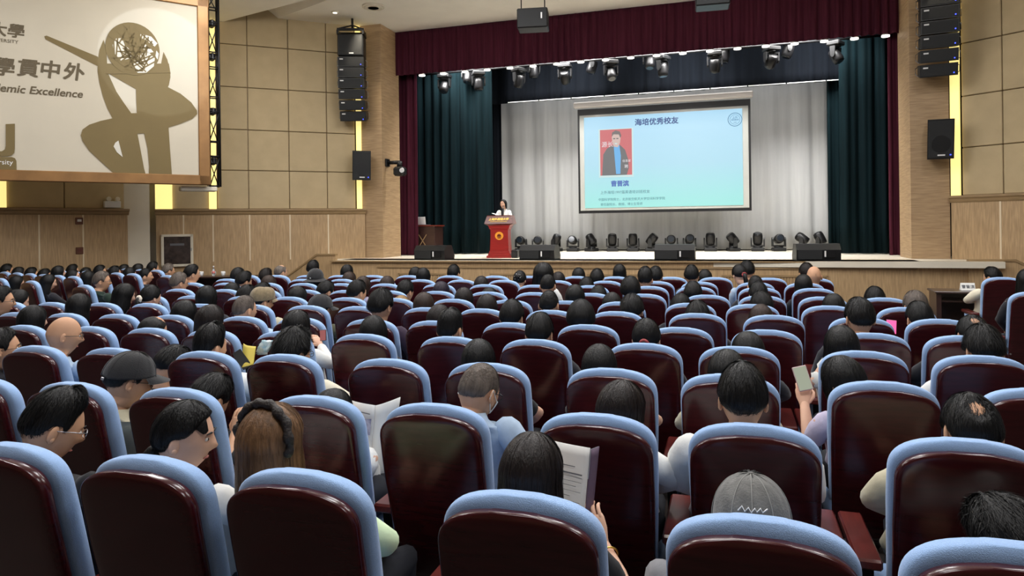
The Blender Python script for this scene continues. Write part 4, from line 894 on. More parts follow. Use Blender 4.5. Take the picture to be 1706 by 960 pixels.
def rowphrase(r):
    if isinstance(r, int):
        if r == 1: return 'in the row closest to the camera'
        if r <= 6: return 'in the %s row from the camera' % ORD[r - 1]
        if r == 11: return 'in the front row by the stage'
        return 'in the %s row from the stage' % ORD[11 - r]
    return 'in %s row of the angled side block' % ORD['dcba'.index(r)]
occupied = {p[0] for p in PEOPLE}
byrow = {}
for i, s in enumerate(SEATS): byrow.setdefault(s[3], []).append(i)
for r_ in byrow: byrow[r_].sort(key=lambda i: SEATS[i][0])
seat_root = {}
AISLE = ['end seat behind the dark desk, holding the man in cream', 'aisle seat whose blue side pad shows at the picture edge']
for r_, ids in byrow.items():
    for k, i in enumerate(ids):
        x, y, rz, _ = SEATS[i]
        e = empty('auditorium_seat', (x, y, 0), rad(rz)); seat_root[i] = e
        for nm in ('back_shell', 'back_cushion', 'seat_cushion'): link(nm, SM[nm], e)
        for s in (-1, 1):
            nb_ = ids[k + s] if 0 <= k + s < len(ids) and r_ != 'aisle' else None
            gap = math.hypot(SEATS[nb_][0] - x, SEATS[nb_][1] - y) if nb_ is not None else 9
            wide = gap > .63
            if wide or s == -1:
                off = .270 if wide else gap / 2; wd = min(.95, (gap - .452) / .1) if not wide else .86
                am = link('armrest', SM['armrest%d' % s], e); am.location.x = s * off; am.scale.x = wd
                sp = link('side_panel', SM['side_panel%d' % s], e); sp.location.x = s * off; sp.scale.x = min(1, wd)
                if wide: link('side_pad', SM['pad%d' % s], sp)
            if r_ in (1, 2, 3, 'aisle'): link('bolts', SM['bolt%d' % s], e)
        if r_ == 'aisle': lab = 'maroon and pale blue ' + AISLE[0 if y > 9 else 1]
        else:
            lab = '%smaroon and blue seat, %s from left %s' % ('' if i in occupied else 'empty ', ORD[k], rowphrase(r_))
        tag(e, lab, 'seat', 'auditorium seats')

# ------------------------------------------------------------------ people
SKIN = {'m': mat('skin_tan', (196, 150, 118), .55, .06, 9, spec=.35), 'f': mat('skin_fair', (216, 172, 146), .55, .05, 9, spec=.35)}
HAIRC = {'k': (11, 10, 10), 'db': (27, 19, 17), 'br': (50, 35, 27), 'lb': (112, 82, 56), 'bl': (150, 118, 74), 'g': (98, 88, 80), 'pl': (34, 24, 40), 'n': (40, 36, 32)}
def hairmat(k): return mat('hair_' + {'k': 'black', 'db': 'dark_brown', 'br': 'brown', 'lb': 'light_brown', 'bl': 'blonde', 'g': 'grey', 'pl': 'plum_black', 'n': 'cropped'}[k], HAIRC[k], .46, .35, 26, (3, 3, .35), bump=.35, bscale=60, spec=.3)
SHIRT = {'lime': (208, 230, 190), 'black': (22, 22, 25), 'white': (226, 226, 222), 'beige': (188, 180, 154), 'lightblue': (168, 188, 210), 'grey': (120, 120, 124), 'cream': (222, 214, 192), 'dark': (34, 34, 40), 'lavender': (198, 190, 214), 'plum': (58, 44, 60), 'sand': (206, 176, 138), 'charcoal': (46, 46, 48), 'blue': (96, 118, 152), 'greysweater': (132, 132, 136), 'olive': (86, 84, 62), 'darkgreen': (30, 46, 38)}
def shirtmat(k): return mat('cloth_' + k, SHIRT[k], .85, .07, 14, bump=.25, bscale=30, spec=.2, sheen=.15)
M_TROUSER = mat('cloth_trousers', (36, 38, 46), .85, .08, 14)
M_SHOE = mat('dark_shoe', (24, 22, 22), .5)
def sm_(a, b, x): t = np.clip((x - a) / (b - a), 0, 1); return t * t * (3 - 2 * t)
def headpts(th, ph, off=0.0):
    """points of a head about its centre; th azimuth from the face (+y), ph from the crown"""
    sx, sy, sz = np.sin(ph) * np.sin(th), np.sin(ph) * np.cos(th), np.cos(ph)
    fr = np.clip(sy, 0, 1); lo = np.clip(-sz, 0, 1)
    x = (.077 + off) * np.sign(sx) * np.abs(sx) ** .94
    y = np.where(sy > 0, .094 + off, .099 + off) * sy
    z = np.where(sz > 0, .116 + off, .122) * sz
    x = x * (1 - .34 * lo ** 1.35); y = np.where(sy < 0, y * (1 - .42 * lo ** 1.2), y * (1 - .05 * lo))
    g = lambda v, w: np.exp(-(v / w) ** 2)
    f = sm_(.25, .7, fr)
    d = .021 * g(sx, .15) * g(sz + .20, .12) + .010 * g(sx, .11) * g(sz + .02, .16)
    d = d - .008 * g(np.abs(sx) - .36, .15) * g(sz - .05, .10) + .004 * g(np.abs(sx) - .34, .2) * g(sz - .22, .07)
    d = d + .004 * g(np.abs(sx) - .52, .2) * g(sz + .18, .14)
    d = d + .0065 * g(sx, .21) * (g(sz + .49, .045) + .9 * g(sz + .61, .05)) - .003 * g(sx, .2) * g(sz + .74, .05) + .009 * g(sx, .25) * g(sz + .88, .10)
    y = y + d * f
    return np.stack([x, y, z], -1)
def head_grid(nt=32, npz=30):
    th = np.linspace(0, 2 * np.pi, nt, endpoint=False); ph = np.linspace(.04, 2.26, npz)
    return headpts(th[None, :] + 0 * ph[:, None], ph[:, None] + 0 * th[None, :])
HAIRLINE = {
 'short': ([0, 25, 45, 62, 76, 84, 100, 120, 150, 180], [44, 46, 54, 66, 98, 84, 84, 104, 110, 111]),
 'swept': ([0, 25, 45, 62, 76, 84, 100, 120, 150, 180], [50, 53, 60, 72, 84, 84, 92, 110, 116, 116]),
 'bowl': ([0, 25, 45, 62, 76, 84, 100, 120, 150, 180], [58, 58, 62, 78, 98, 98, 100, 110, 114, 114]),
 'long': ([0, 20, 40, 55, 70, 84, 100, 120, 150, 180], [40, 44, 60, 84, 104, 106, 108, 112, 114, 114]),
 'bald': ([0, 180], [10, 10])}
def hl(kind, th):
    a = np.abs((np.degrees(th) + 180) % 360 - 180)
    return np.radians(np.interp(a, *HAIRLINE[kind]))
def nz(x, y, z): return noise.noise((x, y, z))
def strands(m, A, count, seed, i0=(0, 12), span=(5, 9), lift=(.001, .006), width=.0011, drift=1.2, keep=None):
    """thin tapering locks that follow the rows of a hair surface A from the crown outwards"""
    rg_ = np.random.default_rng(seed); nr_, nt_ = A.shape[:2]
    cen = A.mean((0, 1)); a = rg_.uniform(i0[0], i0[1], count); L = rg_.uniform(span[0], span[1], count)
    j = rg_.uniform(0, nt_, count); dj = rg_.normal(0, drift, count); lf = rg_.uniform(lift[0], lift[1], count)
    K = 5; V = np.zeros((count, K, 2, 3))
    def samp(r, c):
        r = np.clip(r, 0, nr_ - 1.001); r0 = r.astype(int); fr = (r - r0)[:, None]; c0 = np.floor(c).astype(int); fc = (c - c0)[:, None]
        g = lambda x, y: A[x, y % nt_]
        return (g(r0, c0) * (1 - fc) + g(r0, c0 + 1) * fc) * (1 - fr) + (g(r0 + 1, c0) * (1 - fc) + g(r0 + 1, c0 + 1) * fc) * fr
    P = [samp(a + L * k / (K - 1), j + dj * k / (K - 1)) for k in range(K)]
    for k in range(K):
        n_ = P[k] - cen; n_[:, 2] *= np.where(P[k][:, 2] < cen[2], .1, 1.0); n_ /= np.linalg.norm(n_, axis=1, keepdims=True) + 1e-9
        tg = P[min(k + 1, K - 1)] - P[max(k - 1, 0)]
        sd = np.cross(tg, n_); sd /= np.linalg.norm(sd, axis=1, keepdims=True) + 1e-9
        w = width * (1 - (k / (K - 1)) ** 2 * .9) * (.5 if k == 0 else 1)
        c = P[k] + n_ * (lf * (.15 + .85 * k / (K - 1)) if True else 0)[:, None]
        V[:, k, 0] = c - sd * w; V[:, k, 1] = c + sd * w
    F = []
    for q in range(count):
        b = q * K * 2
        for k in range(K - 1): F.append((b + 2 * k, b + 2 * k + 1, b + 2 * k + 3, b + 2 * k + 2))
    m.add(V.reshape(-1, 3).tolist(), F, 0, True)
def cap_hair(kind, T, amp, seed, edge=.9, swirl=0.0, thick=False, hole=None, nt=60, npz=26, front=0.0, lock=1500, llift=.007, lspan=(4, 9)):
    th = np.linspace(0, 2 * np.pi, nt, endpoint=False); H = hl(kind, th); A = np.zeros((npz, nt, 3))
    for j, t in enumerate(th):
        for i in range(npz):
            u = i / (npz - 1); ph = .03 + (H[j] - .03) * u
            sz = math.cos(ph); back = (1 - math.cos(t)) / 2
            base = T(ph, t)
            s = nz(math.sin(t) * 5.5 + swirl * u, math.cos(t) * 5.5 + seed, u * 1.6 + seed) + .6 * nz(math.sin(t) * 15, math.cos(t) * 15 + seed, u * 3)
            off = base + amp * s
            if not thick: off = off * (1 - float(sm_(edge, 1.0, u))) - .004 * float(sm_(edge, 1.0, u))
            if hole:
                d = math.acos(max(-1, min(1, math.sin(ph) * math.sin(hole[1]) * math.cos(t - hole[0]) + math.cos(ph) * math.cos(hole[1]))))
                k = float(sm_(hole[2] * .55, hole[2], d + .12 * nz(t * 9, ph * 9, 3)))
                off = off * k - .0016 * (1 - k)
            off = max(off, -.004)
            A[i, j] = headpts(np.array(t), np.array(ph), off)
            if front and math.cos(t) > .3: A[i, j, 2] += front * math.cos(t) * math.sin(math.pi * min(1, u * 1.1))
    if thick:   # turn the edge under
        R2 = A[-1:].copy(); c = np.array((0, 0, R2[..., 2].mean())); R2[..., :2] *= .86; R3 = A[-4:-3].copy(); R3[..., :2] *= .84
        A = np.concatenate([A, R2, R3])
    m = MB(); m.grid(A, caps=True)
    if lock: strands(m, A[:npz], lock, int(seed * 10), (0, npz - 5 if lspan[0] > 1 else npz - 1.5), lspan, (.0005, llift), drift=2.0)
    return m
def long_hair(length, seed, T=.016, spread=1.0, nt=64, wave=.004, part=True, inward=.0):
    th = np.linspace(0, 2 * np.pi, nt, endpoint=False); H = np.minimum(hl('long', th), rad(96)); nc, nd = 18, 14
    a = np.abs((np.degrees(th) + 180) % 360 - 180); w = sm_(52, 80, a)
    A = np.zeros((nc + nd, nt, 3))
    for j, t in enumerate(th):
        for i in range(nc):
            u = i / (nc - 1); ph = .03 + (H[j] - .03) * u
            s = nz(math.sin(t) * 7, math.cos(t) * 7 + seed, u * .8) + .8 * nz(math.sin(t) * 21, math.cos(t) * 21 + seed, u)
            off = T * (.55 + .45 * math.sin(min(1.6, ph))) + wave * s
            if w[j] < .5: off = off * (1 - .9 * float(sm_(.85, 1, u))) - .003 * float(sm_(.9, 1, u))
            p = headpts(np.array(t), np.array(ph), off)
            if part: p[2] -= .005 * math.exp(-(t if t < 3.14 else t - 6.283) ** 2 / .004) * (1 - u)
            A[i, j] = p
        p0 = A[nc - 1, j]
        for k in range(nd):
            v = (k + 1) / nd; Lh = length * w[j] * (1 - .05 * abs(nz(j * 1.7, seed, 0)) * v * 3)
            s = nz(math.sin(t) * 7, math.cos(t) * 7 + seed, v * .8) + .9 * nz(math.sin(t) * 21, math.cos(t) * 21 + seed, v)
            q = p0.copy(); sp = 1 + (.10 * spread * math.sin(min(1, v * 1.2) * 1.57)) - inward * v
            q[0] *= sp; q[1] = q[1] * (sp if q[1] > 0 else 1 - .10 * v)
            r = math.hypot(q[0], q[1]) or 1; q[0] += q[0] / r * wave * s * 1.2; q[1] += q[1] / r * wave * s * 1.2
            q[2] -= Lh * v + (0 if w[j] > .3 else 0)
            A[nc + k, j] = q
    end = A[-1:].copy(); end[..., :2] *= .82; end[..., 2] += .01
    up = A[nc:nc + 1].copy(); up[..., :2] *= .80
    B = A; A = np.concatenate([A, end, up]); m = MB(); m.grid(A, caps=True)
    strands(m, B, 1500, int(seed * 10), (0, nc + nd - 6), (6, 14), (.0003, .004), drift=.7)
    return m
_HM = {}
def hair_mesh(style, hk, v):
    key = (style, hk, v)
    if key in _HM: return _HM[key]
    s = v * 3.7 + 1
    top = lambda a, b: (lambda ph, t: b + (a - b) * math.exp(-(ph / .95) ** 2))
    if style in ('short', 'neat'): m = cap_hair('short', top(.022, .012), .006 if style == 'short' else .004, s, front=.006)
    elif style == 'messy': m = cap_hair('short', top(.026, .017), .010, s, front=.008, llift=.014)
    elif style == 'under': m = cap_hair('short', lambda ph, t: .002 + .036 * math.exp(-(ph / 1.05) ** 2.2) * .85, .008, s, front=.018, llift=.007)
    elif style == 'slick': m = cap_hair('short', lambda ph, t: .002 + .026 * math.exp(-(ph / .98) ** 4), .003, s, front=.012)
    elif style in ('buzz', 'silver'): m = cap_hair('short', top(.008, .004) if style == 'buzz' else top(.022, .014), .002 if style == 'buzz' else .007, s, lock=2600 if style == 'buzz' else 900, llift=.0025 if style == 'buzz' else .006, lspan=(1, 2) if style == 'buzz' else (4, 9))
    elif style == 'crown': m = cap_hair('short', top(.014, .012), .004, s, hole=(math.pi, .74, .46), lock=1500, llift=.005)
    elif style == 'balding': m = cap_hair('short', lambda ph, t: .008 * float(sm_(.5, 1.1, ph)) + .0015, .003, s, hole=(0.0, .25, .75), lock=500, llift=.003)
    elif style == 'bald': m = cap_hair('short', lambda ph, t: .0014 * float(sm_(.9, 1.4, ph)) - .002, .0006, s, lock=0)
    elif style == 'afro': m = cap_hair('short', top(.042, .030), .014, s, edge=.85, llift=.022, lock=2200)
    elif style == 'bowl': m = cap_hair('bowl', top(.030, .026), .005, s, thick=True)
    elif style == 'bob': m = long_hair(.09 + .02 * (v % 3), s, T=.018, spread=.3, inward=.08)
    elif style == 'big': m = long_hair(.16, s, T=.048, spread=1.2, wave=.010)
    elif style == 'long': m = long_hair(.24 + .03 * (v % 2), s, T=.026 if hk == 'lb' else .017, spread=1.3)
    elif style in ('pony', 'bun', 'tied'):
        m = cap_hair('bowl' if style != 'tied' else 'swept', lambda ph, t: .013, .0035, s, lock=2200, llift=.003)
        if style == 'pony': m.tube([(0, -.106, -.01), (0, -.135, -.03), (.004, -.138, -.10), (0, -.120, -.19)], [.020, .026, .028, .012], 14)
        if style == 'bun': m.ell((0, -.105, .035), (.042, .036, .040), 18)
        if style == 'tied':
            m.tube([(.0, -.092, -.06), (0, -.115, -.09), (-.012, -.11, -.15), (-.03, -.09, -.21)], [.026, .03, .024, .010], 14)
            m.grid(np.array([[tuple(headpts(np.array(t), np.array(p), .012 - .014 * (k / 7))) for p in np.linspace(.5, 1.25 + .08 * math.sin(k), 10)] for k, t in enumerate(np.linspace(.55, 1.25, 8))]), closed=False)
    else: m = cap_hair('short', top(.02, .012), .005, s)
    _HM[key] = m.mesh('hair', [hairmat(hk)]); return _HM[key]
def add_hand(m, wrist, tip, side, curl=.6, s=1.0):
    """palm, four unequal bent fingers and a thumb that leaves the side of the palm"""
    w, t = Vector(wrist), Vector(tip); d = (t - w).normalized()
    up = Vector((0, 0, 1)) if abs(d.z) < .7 else Vector((0, -1, 0))
    lat = d.cross(up).normalized() * side; nrm = lat.cross(d).normalized() * side   # nrm: back of the hand
    def P(a, b, c): return w + d * a * s + lat * b * s + nrm * c * s
    rows = []
    for a, hw, hd in ((-.015, .024, .018), (.01, .028, .017), (.04, .038, .015), (.075, .041, .013), (.088, .038, .010)):
        rows.append([tuple(P(a, hw * math.cos(q), hd * math.sin(q))) for q in np.linspace(0, 2 * math.pi, 14, endpoint=False)])
    m.grid(np.array(rows))
    for b, L, r in ((-.030, .072, .0085), (-.010, .080, .009), (.010, .075, .0085), (.029, .058, .0075)):
        p = [P(.078, b, .002)]; ang = .25 * curl
        for seg in (.45, .32, .23):
            a = ang; q = p[-1] + (d * math.cos(a) - nrm * math.sin(a)) * L * seg * s; p.append(q); ang += .75 * curl
        m.tube(p, [r * s, r * .95 * s, r * .85 * s, r * .7 * s], 8)
    p = [P(.018, -.026, -.004), P(.045, -.050, -.014), P(.072, -.056, -.030), P(.092, -.048, -.042)]
    m.tube(p, [.012 * s, .0105 * s, .009 * s, .0075 * s], 8)
GL = {'black': mat('black_glasses_frame', (18, 18, 20), .3), 'silver': mat('silver_glasses_frame', (170, 172, 178), .25, metal=.8), 'clear': mat('pale_glasses_frame', (190, 186, 180), .2)}
def glasses_mesh(k):
    m = MB(); r = .0016
    for s in (-1, 1):
        m.tube([(s * .034 + .021 * math.cos(a), .098, .004 + .016 * math.sin(a)) for a in np.linspace(0, 6.2832, 18)], r, 6, round_ends=False)
        m.tube([(s * .056, .096, .009), (s * .073, .070, .009), (s * .081, .02, .006), (s * .082, -.012, .004), (s * .079, -.026, -.014)], r, 6)
    m.tube([(-.013, .099, .008), (0, .102, .011), (.013, .099, .008)], r, 6)
    return m.mesh('glasses', [GL[k]])
GM = {k: glasses_mesh(k) for k in GL}
CAPC = {'grey': (104, 104, 102), 'black': (34, 34, 36), 'tweed': (132, 116, 88)}
def cap_mesh(kind, c):
    mt = mat('cap_cloth_' + c, CAPC[c], .9, .22 if c != 'black' else .1, 30, bump=.3, bscale=180, sheen=.2)
    th = np.linspace(0, 2 * np.pi, 72, endpoint=False); m = MB()
    A = []
    for ph in np.linspace(.03, 1, 22):
        row = []
        for t in th:
            a = abs((math.degrees(t) + 180) % 360 - 180)
            lim = rad(np.interp(a, [0, 40, 80, 120, 150, 165, 180], [68, 72, 80, 87, 90, 88, 82] if kind != 'bucket' else [78, 80, 88, 96, 98, 98, 98]))
            o = .022 + (.006 * math.sin(math.pi * ph))
            if kind == 'flatcap': o = .018 + .022 * math.sin(math.pi * ph) * (1 if a > 60 else 1.2)
            seam = min(abs(((math.degrees(t) + 30) % 60) - 30), 30)
            if kind == 'cap' and seam < 2.6: o -= .0016
            o += .0018 * nz(math.sin(t) * 4, math.cos(t) * 4, ph * 4)
            row.append(tuple(headpts(np.array(t), np.array(.03 + (lim - .03) * ph), o)))
        A.append(row)
    A = np.array(A); e = A[-1:].copy(); e[..., :2] *= .93
    m.grid(np.concatenate([A, e]))
    if kind == 'cap': m.ell((0, -.002, .1395), (.008, .008, .004), 12)
    crown = m.mesh('cap', [mt]); sm2 = None
    if kind == 'cap':
        q = MB()
        for t in np.radians([30, 90, 150, 210, 270, 330, 0, 180]):
            q.tube([tuple(headpts(np.array(t), np.array(f), .0225 + .006 * math.sin(math.pi * min(1, f / 1.55)))) for f in np.linspace(.06, 1.5, 14)], .0013, 5)
        sm2 = q.mesh('seam_stitching', [mat('stitch_' + c, tuple(min(255, int(v * 1.35 + 8)) for v in CAPC[c]), .9)])
    b = MB(); B = []
    if kind == 'bucket':
        for f in np.linspace(0, 1, 5):
            B.append([tuple(Vector(A[-1, j]) + Vector((math.sin(t) * .055 * f, math.cos(t) * .055 * f, -.035 * f))) for j, t in enumerate(th)])
        b.grid(np.array(B), caps=False)
    else:
        reach = .075 if kind == 'cap' else .035
        for f in np.linspace(0, 1, 7):
            row = []
            for t in np.linspace(-1.15, 1.15, 21):
                p = Vector(headpts(np.array(t), np.array(rad(np.interp(abs(math.degrees(t)), [0, 40, 80], [68, 72, 80]))), .021))
                k = math.cos(t * 1.2) ** .6 if abs(t * 1.2) < 1.57 else 0
                row.append(tuple(p + Vector((0, reach * f * k, -.012 * f - .012 * abs(t) * f))))
            B.append(row)
        b.grid(np.array(B), closed=False)
    return crown, b.mesh('brim', [mt]), sm2
_CM = {}
def brow_eye():
    m = MB()
    for s in (-1, 1):
        m.ell((s * .030, .0805, .006), (.0125, .0065, .0065), 12)
    e = m.mesh('eyes', [mat('eye_white', (222, 216, 208), .25)]); m = MB()
    for s in (-1, 1): m.ell((s * .030, .0860, .006), (.0055, .0025, .0055), 10)
    i = m.mesh('irises', [mat('dark_iris', (26, 18, 14), .2)]); m = MB()
    for s in (-1, 1): m.tube([(s * .016, .0935, .026), (s * .030, .0925, .0295), (s * .046, .083, .026)], [.0028, .0034, .0018], 6, flat=1)
    b = m.mesh('eyebrows', [hairmat('k')]); m = MB()
    m.tube([(-.020, .0770, -.0645), (-.008, .0845, -.063), (0, .0850, -.0645), (.008, .0845, -.063), (.020, .0770, -.0645)], [.002, .0034, .0036, .0034, .002], 8, flat=1)
    l = m.mesh('lips', [mat('lips', (176, 104, 96), .45)])
    return e, i, b, l
FACE = brow_eye()
HG = head_grid()
def make_person(root_mx, dx, hy, ztop, style, hk, shirt, yaw, pitch, ex, name='person', seatz=.36, stand=False):
    man = ex.get('w', 1) == 1; sk = SKIN['m' if man else 'f']
    hs = 1.03 if man else .98
    hairtop = {'bald': 0, 'buzz': .006, 'cap': .028, 'afro': .036, 'big': .04, 'messy': .024, 'bowl': .026}.get(style, .015)
    R = Matrix.Rotation(rad(-yaw), 3, 'Z') @ Matrix.Rotation(rad(-pitch), 3, 'X')
    hc = Vector((dx, hy, ztop - (.117 + hairtop) * hs))
    piv = hc + R @ (Vector((0, -.022, -.088)) * hs)
    bx = max(-.035, min(.035, dx)) if not ex.get('sit') else ex['sit']
    nb = Vector((bx * .5 + piv.x * .5, max(.232, hy - .042 - .0006 * pitch) if not stand else hy - .05, hc.z - .152 + ex.get('up', 0)))
    sh = ex.get('sh', .2 if man else .168)
    hip = Vector((bx, .40, seatz + .11)) if not stand else Vector((bx, hy - .03, .80 * ztop * .66))
    def spine(f): return nb.lerp(hip, f) + Vector((0, (.045 if not stand else .0) * math.sin(f * math.pi), 0))
    body = MB(); n = 32
    rows = [[tuple(hc + R @ (Vector(p) * hs)) for p in r] for r in HG.tolist()]
    nr = (.056 if man else .048)
    # neck: columns follow the azimuth order of the head (x=sin, y=cos)
    def nring(c, hw, hd, tilt=0.0, R_=None):
        o = []
        for a in np.linspace(0, 2 * math.pi, n, endpoint=False):
            q = Vector((hw * math.sin(a), hd * math.cos(a), -tilt * math.cos(a)))
            if R_ is not None: q = R_ @ q
            o.append(tuple(Vector(c) + q))
        return o
    rows.append(nring(piv + R @ Vector((0, .004, -.018)), nr * 1.0, nr * 1.08, .02, R))
    rows.append(nring(piv.lerp(nb, .5), nr * .97, nr * 1.0, .012))
    rows.append(nring(nb, nr * 1.12, nr * 1.08, .012))
    rows.append(nring(nb + Vector((0, 0, -.028)), nr * 1.75, nr * 1.2, .008))
    for f, hw, hd in ((.10, sh * .84, .064), (.22, sh * .90, .088), (.45, sh * .86, .104), (.7, sh * .74, .094), (.9, sh * .88, .104), (1.02, sh * .8, .09)):
        rows.append(nring(spine(f), hw * .96, hd * .94))
    body.grid(np.array(rows), flip=True)
    for s in (-1, 1):      # ears
        Re = R @ Matrix.Rotation(rad(s * 24), 3, 'Z') @ Matrix.Rotation(rad(-10), 3, 'X')
        c = hc + R @ (Vector((s * .0775, -.010, -.010)) * hs)
        body.ell(c, (.0085 * hs, .0185 * hs, .031 * hs), 12, Re)
        body.ell(c + Re @ Vector((s * .004, .004, -.018)), (.007, .010, .012), 8, Re)
    # arms
    arms = ex.get('arms', {}); cloth = MB(); short = shirt in ('black', 'lavender') or ex.get('short')
    for s, k in ((-1, 'L'), (1, 'R')):
        S = spine(.13) + Vector((s * sh * .93, 0, -.005))
        if k in arms: E, Wr, T = [Vector(v) for v in arms[k]]
        elif stand: E = S + Vector((s * .06, .10, -.24)); Wr = S + Vector((-s * .02, .28, -.22)); T = Wr + Vector((-s * .04, .15, .02))
        else:
            E = Vector((bx + s * (.25 if man else .222), .34, max(S.z - .19, .685))); Wr = Vector((bx + s * .085, .56, seatz + .19)); T = Wr + Vector((-s * .05, .14, -.03))
        ar = 1.0 if man else .88
        body.tube([S, S.lerp(E, .5), E, E.lerp(Wr, .3), Wr], [.046 * ar, .042 * ar, .036 * ar, .037 * ar, .025 * ar], 12)
        add_hand(body, Wr, T, s, curl=ex.get('curl', .7), s=.98 if man else .92)
        body_short = S.lerp(E, .62)
        if short: cloth.tube([S + Vector((-s * .02, 0, .004)), S.lerp(E, .3), body_short], [.062 * ar, .058 * ar, .056 * ar], 14)
        else: cloth.tube([S + Vector((-s * .02, 0, .004)), S.lerp(E, .3), S.lerp(E, .7), E, E.lerp(Wr, .35), E.lerp(Wr, .86)], [.064 * ar, .060 * ar, .053 * ar, .048 * ar, .044 * ar, .038 * ar], 14)
    o = body.build(name, sk)
    o.matrix_world = root_mx
    # shirt
    crow = []
    crow.append(nring(nb + Vector((0, .004, .012)), nr * 1.22, nr * 1.20, .014)); crow.append(nring(nb + Vector((0, 0, .026)), nr * 1.30, nr * 1.28, .014))
    crow.append(nring(nb + Vector((0, 0, -.004)), nr * 1.52, nr * 1.40, .014)); crow.append(nring(nb + Vector((0, 0, -.026)), nr * 2.1, nr * 1.45, .010))
    for f, hw, hd in ((.07, sh * .78, .070), (.14, sh * .97, .086), (.25, sh * .98, .102), (.45, sh * .92, .112), (.7, sh * .86, .110), (.92, sh * .98, .116), (1.04, sh * .9, .10)):
        wr = [Vector(p) for p in nring(spine(f), hw, hd)]
        wr = [tuple(p + (p - spine(f)).normalized() * .006 * nz(p.x * 14 + bx * 9, p.y * 14, p.z * 22)) for p in wr]
        crow.append(wr)
    cloth.grid(np.array(crow), flip=True)
    cloth.build('shirt', shirtmat(shirt), o)
    # legs
    tr = MB(); so = MB()
    for s in (-1, 1):
        a = hip + Vector((s * .085, 0, -.02))
        if stand: kn = a + Vector((0, .02, -hip.z * .48)); an = Vector((a.x, a.y, .08))
        else: kn = Vector((bx + s * .10, .70, seatz + .085)); an = Vector((bx + s * .10, .685, .09))
        tr.tube([a, a.lerp(kn, .5), kn, kn.lerp(an, .4), an], [.088, .074, .056, .052, .042], 12)
        so.tube([an + Vector((0, -.02, -.05)), an + Vector((0, .09, -.055)), an + Vector((0, .14, -.06))], [.036, .034, .026], 10, flat=.8)
    tr.tube([hip + Vector((-.08, 0, 0)), hip + Vector((.08, 0, 0))], .105, 14)
    tr.build('trousers', M_TROUSER, o); so.build('shoes', M_SHOE, o)
    HM = Matrix.Translation(hc) @ R.to_4x4() @ Matrix.Scale(hs, 4)
    def hp(nm, me):
        q = link(nm, me, o); q.matrix_local = HM; return q
    v = int(abs(dx * 977 + ztop * 613)) % 3
    st = style
    if style in ('cap', 'flatcap', 'bucket'): st = 'buzz' if style != 'bucket' else 'bob'
    hp('hair', hair_mesh('neat' if style == 'cap' and man else st, hk, v))
    if 'cap' in ex:
        key = (style, ex['cap'])
        if key not in _CM: _CM[key] = cap_mesh(style, ex['cap'])
        c = hp('cap', _CM[key][0]); link('brim', _CM[key][1], c)
        if _CM[key][2]: link('seam_stitching', _CM[key][2], c)
        if ex['cap'] == 'grey':
            dz_ = .066; mm = MB(); pts = [(-.030, -.1262, .004), (-.022, -.128, .014), (-.016, -.1285, .003), (-.008, -.1290, .012), (-.002, -.1292, .002), (.006, -.1292, .012), (.010, -.1290, .004), (.018, -.1285, .013), (.022, -.128, .004), (.032, -.1262, .012)]
            pts = [(a_ * 1.1, b_ + .0165 + .5 * (c_ - .008), c_ + dz_) for a_, b_, c_ in pts]; mm.tube(pts, .0018, 6); mm.tube([(-.030, -.1130, .060), (0, -.1165, .058), (.030, -.1135, .062)], .0012, 6)
            link('stitched_mark', mm.mesh('stitched_mark', [M_MARK]), c)
        if ex['cap'] == 'black':
            mm = MB().box((.035, -.1195, -.004), (.02, .006, .014), Matrix.Rotation(.3, 3, 'Z'), bev=.002); link('buckle', mm.mesh('buckle', [M_CHROME]), c)
    if 'glasses' in ex: hp('glasses', GM[ex['glasses']])
    if yaw > 14 or yaw < -14 or stand:
        for nm, me in zip(('eyes', 'irises', 'eyebrows', 'lips'), FACE): hp(nm, me)
    if ex.get('mask'):
        A = [[tuple(headpts(np.array(t), np.array(p), .006)) for t in np.linspace(-1.1, 1.1, 15)] for p in np.linspace(1.72, 2.2, 7)]
        mm = MB(); mm.grid(np.array(A), closed=False)
        for s in (-1, 1): mm.tube([headpts(np.array(s * 1.1), np.array(1.75), .006), (s * .084, .0, .0), (s * .088, -.02, .014), (s * .086, -.03, -.02), headpts(np.array(s * 1.1), np.array(2.15), .006)], .0018, 5)
        hp('face_mask', mm.mesh('face_mask', [M_PAPER]))
    if ex.get('band'):
        mm = MB(); P_ = []
        for k, t in enumerate(np.linspace(-1.9, 1.9, 40)):
            P_.append(Vector((math.sin(t) * .106, -.038 - .004 * math.cos(t * 9), .024 + math.cos(t) * .116)))
        mm.tube(P_, [.0155 + .003 * math.sin(k * 1.5) for k in range(40)], 10)
        hp('braided_headband', mm.mesh('braided_headband', [mat('dark_braid', (38, 30, 26), .6, .3, 60, bump=.5, bscale=120)]))
    if ex.get('scrunchie') or style == 'pony':
        mm = MB(); mm.tube([(math.cos(a) * .024, -.128 + .004 * math.sin(a * 5), -.025 + math.sin(a) * .024) for a in np.linspace(0, 6.2832, 22)], .010 if not ex.get('scrunchie') else .016, 8)
        hp('hair_tie', mm.mesh('hair_tie', [mat('cream_ruffle', (226, 214, 196), .8, .1, 40) if ex.get('scrunchie') else mat('red_tie', (150, 60, 60), .7)]))
    if style == 'bun':
        mm = MB()
        for k in range(9): mm.ell((.045 * math.cos(k), -.105 - .03 * math.sin(k * 1.3) ** 2, .035 + .04 * math.sin(k)), (.006, .006, .006), 8)
        hp('hair_beads', mm.mesh('hair_beads', [M_CHROME]))
    return o
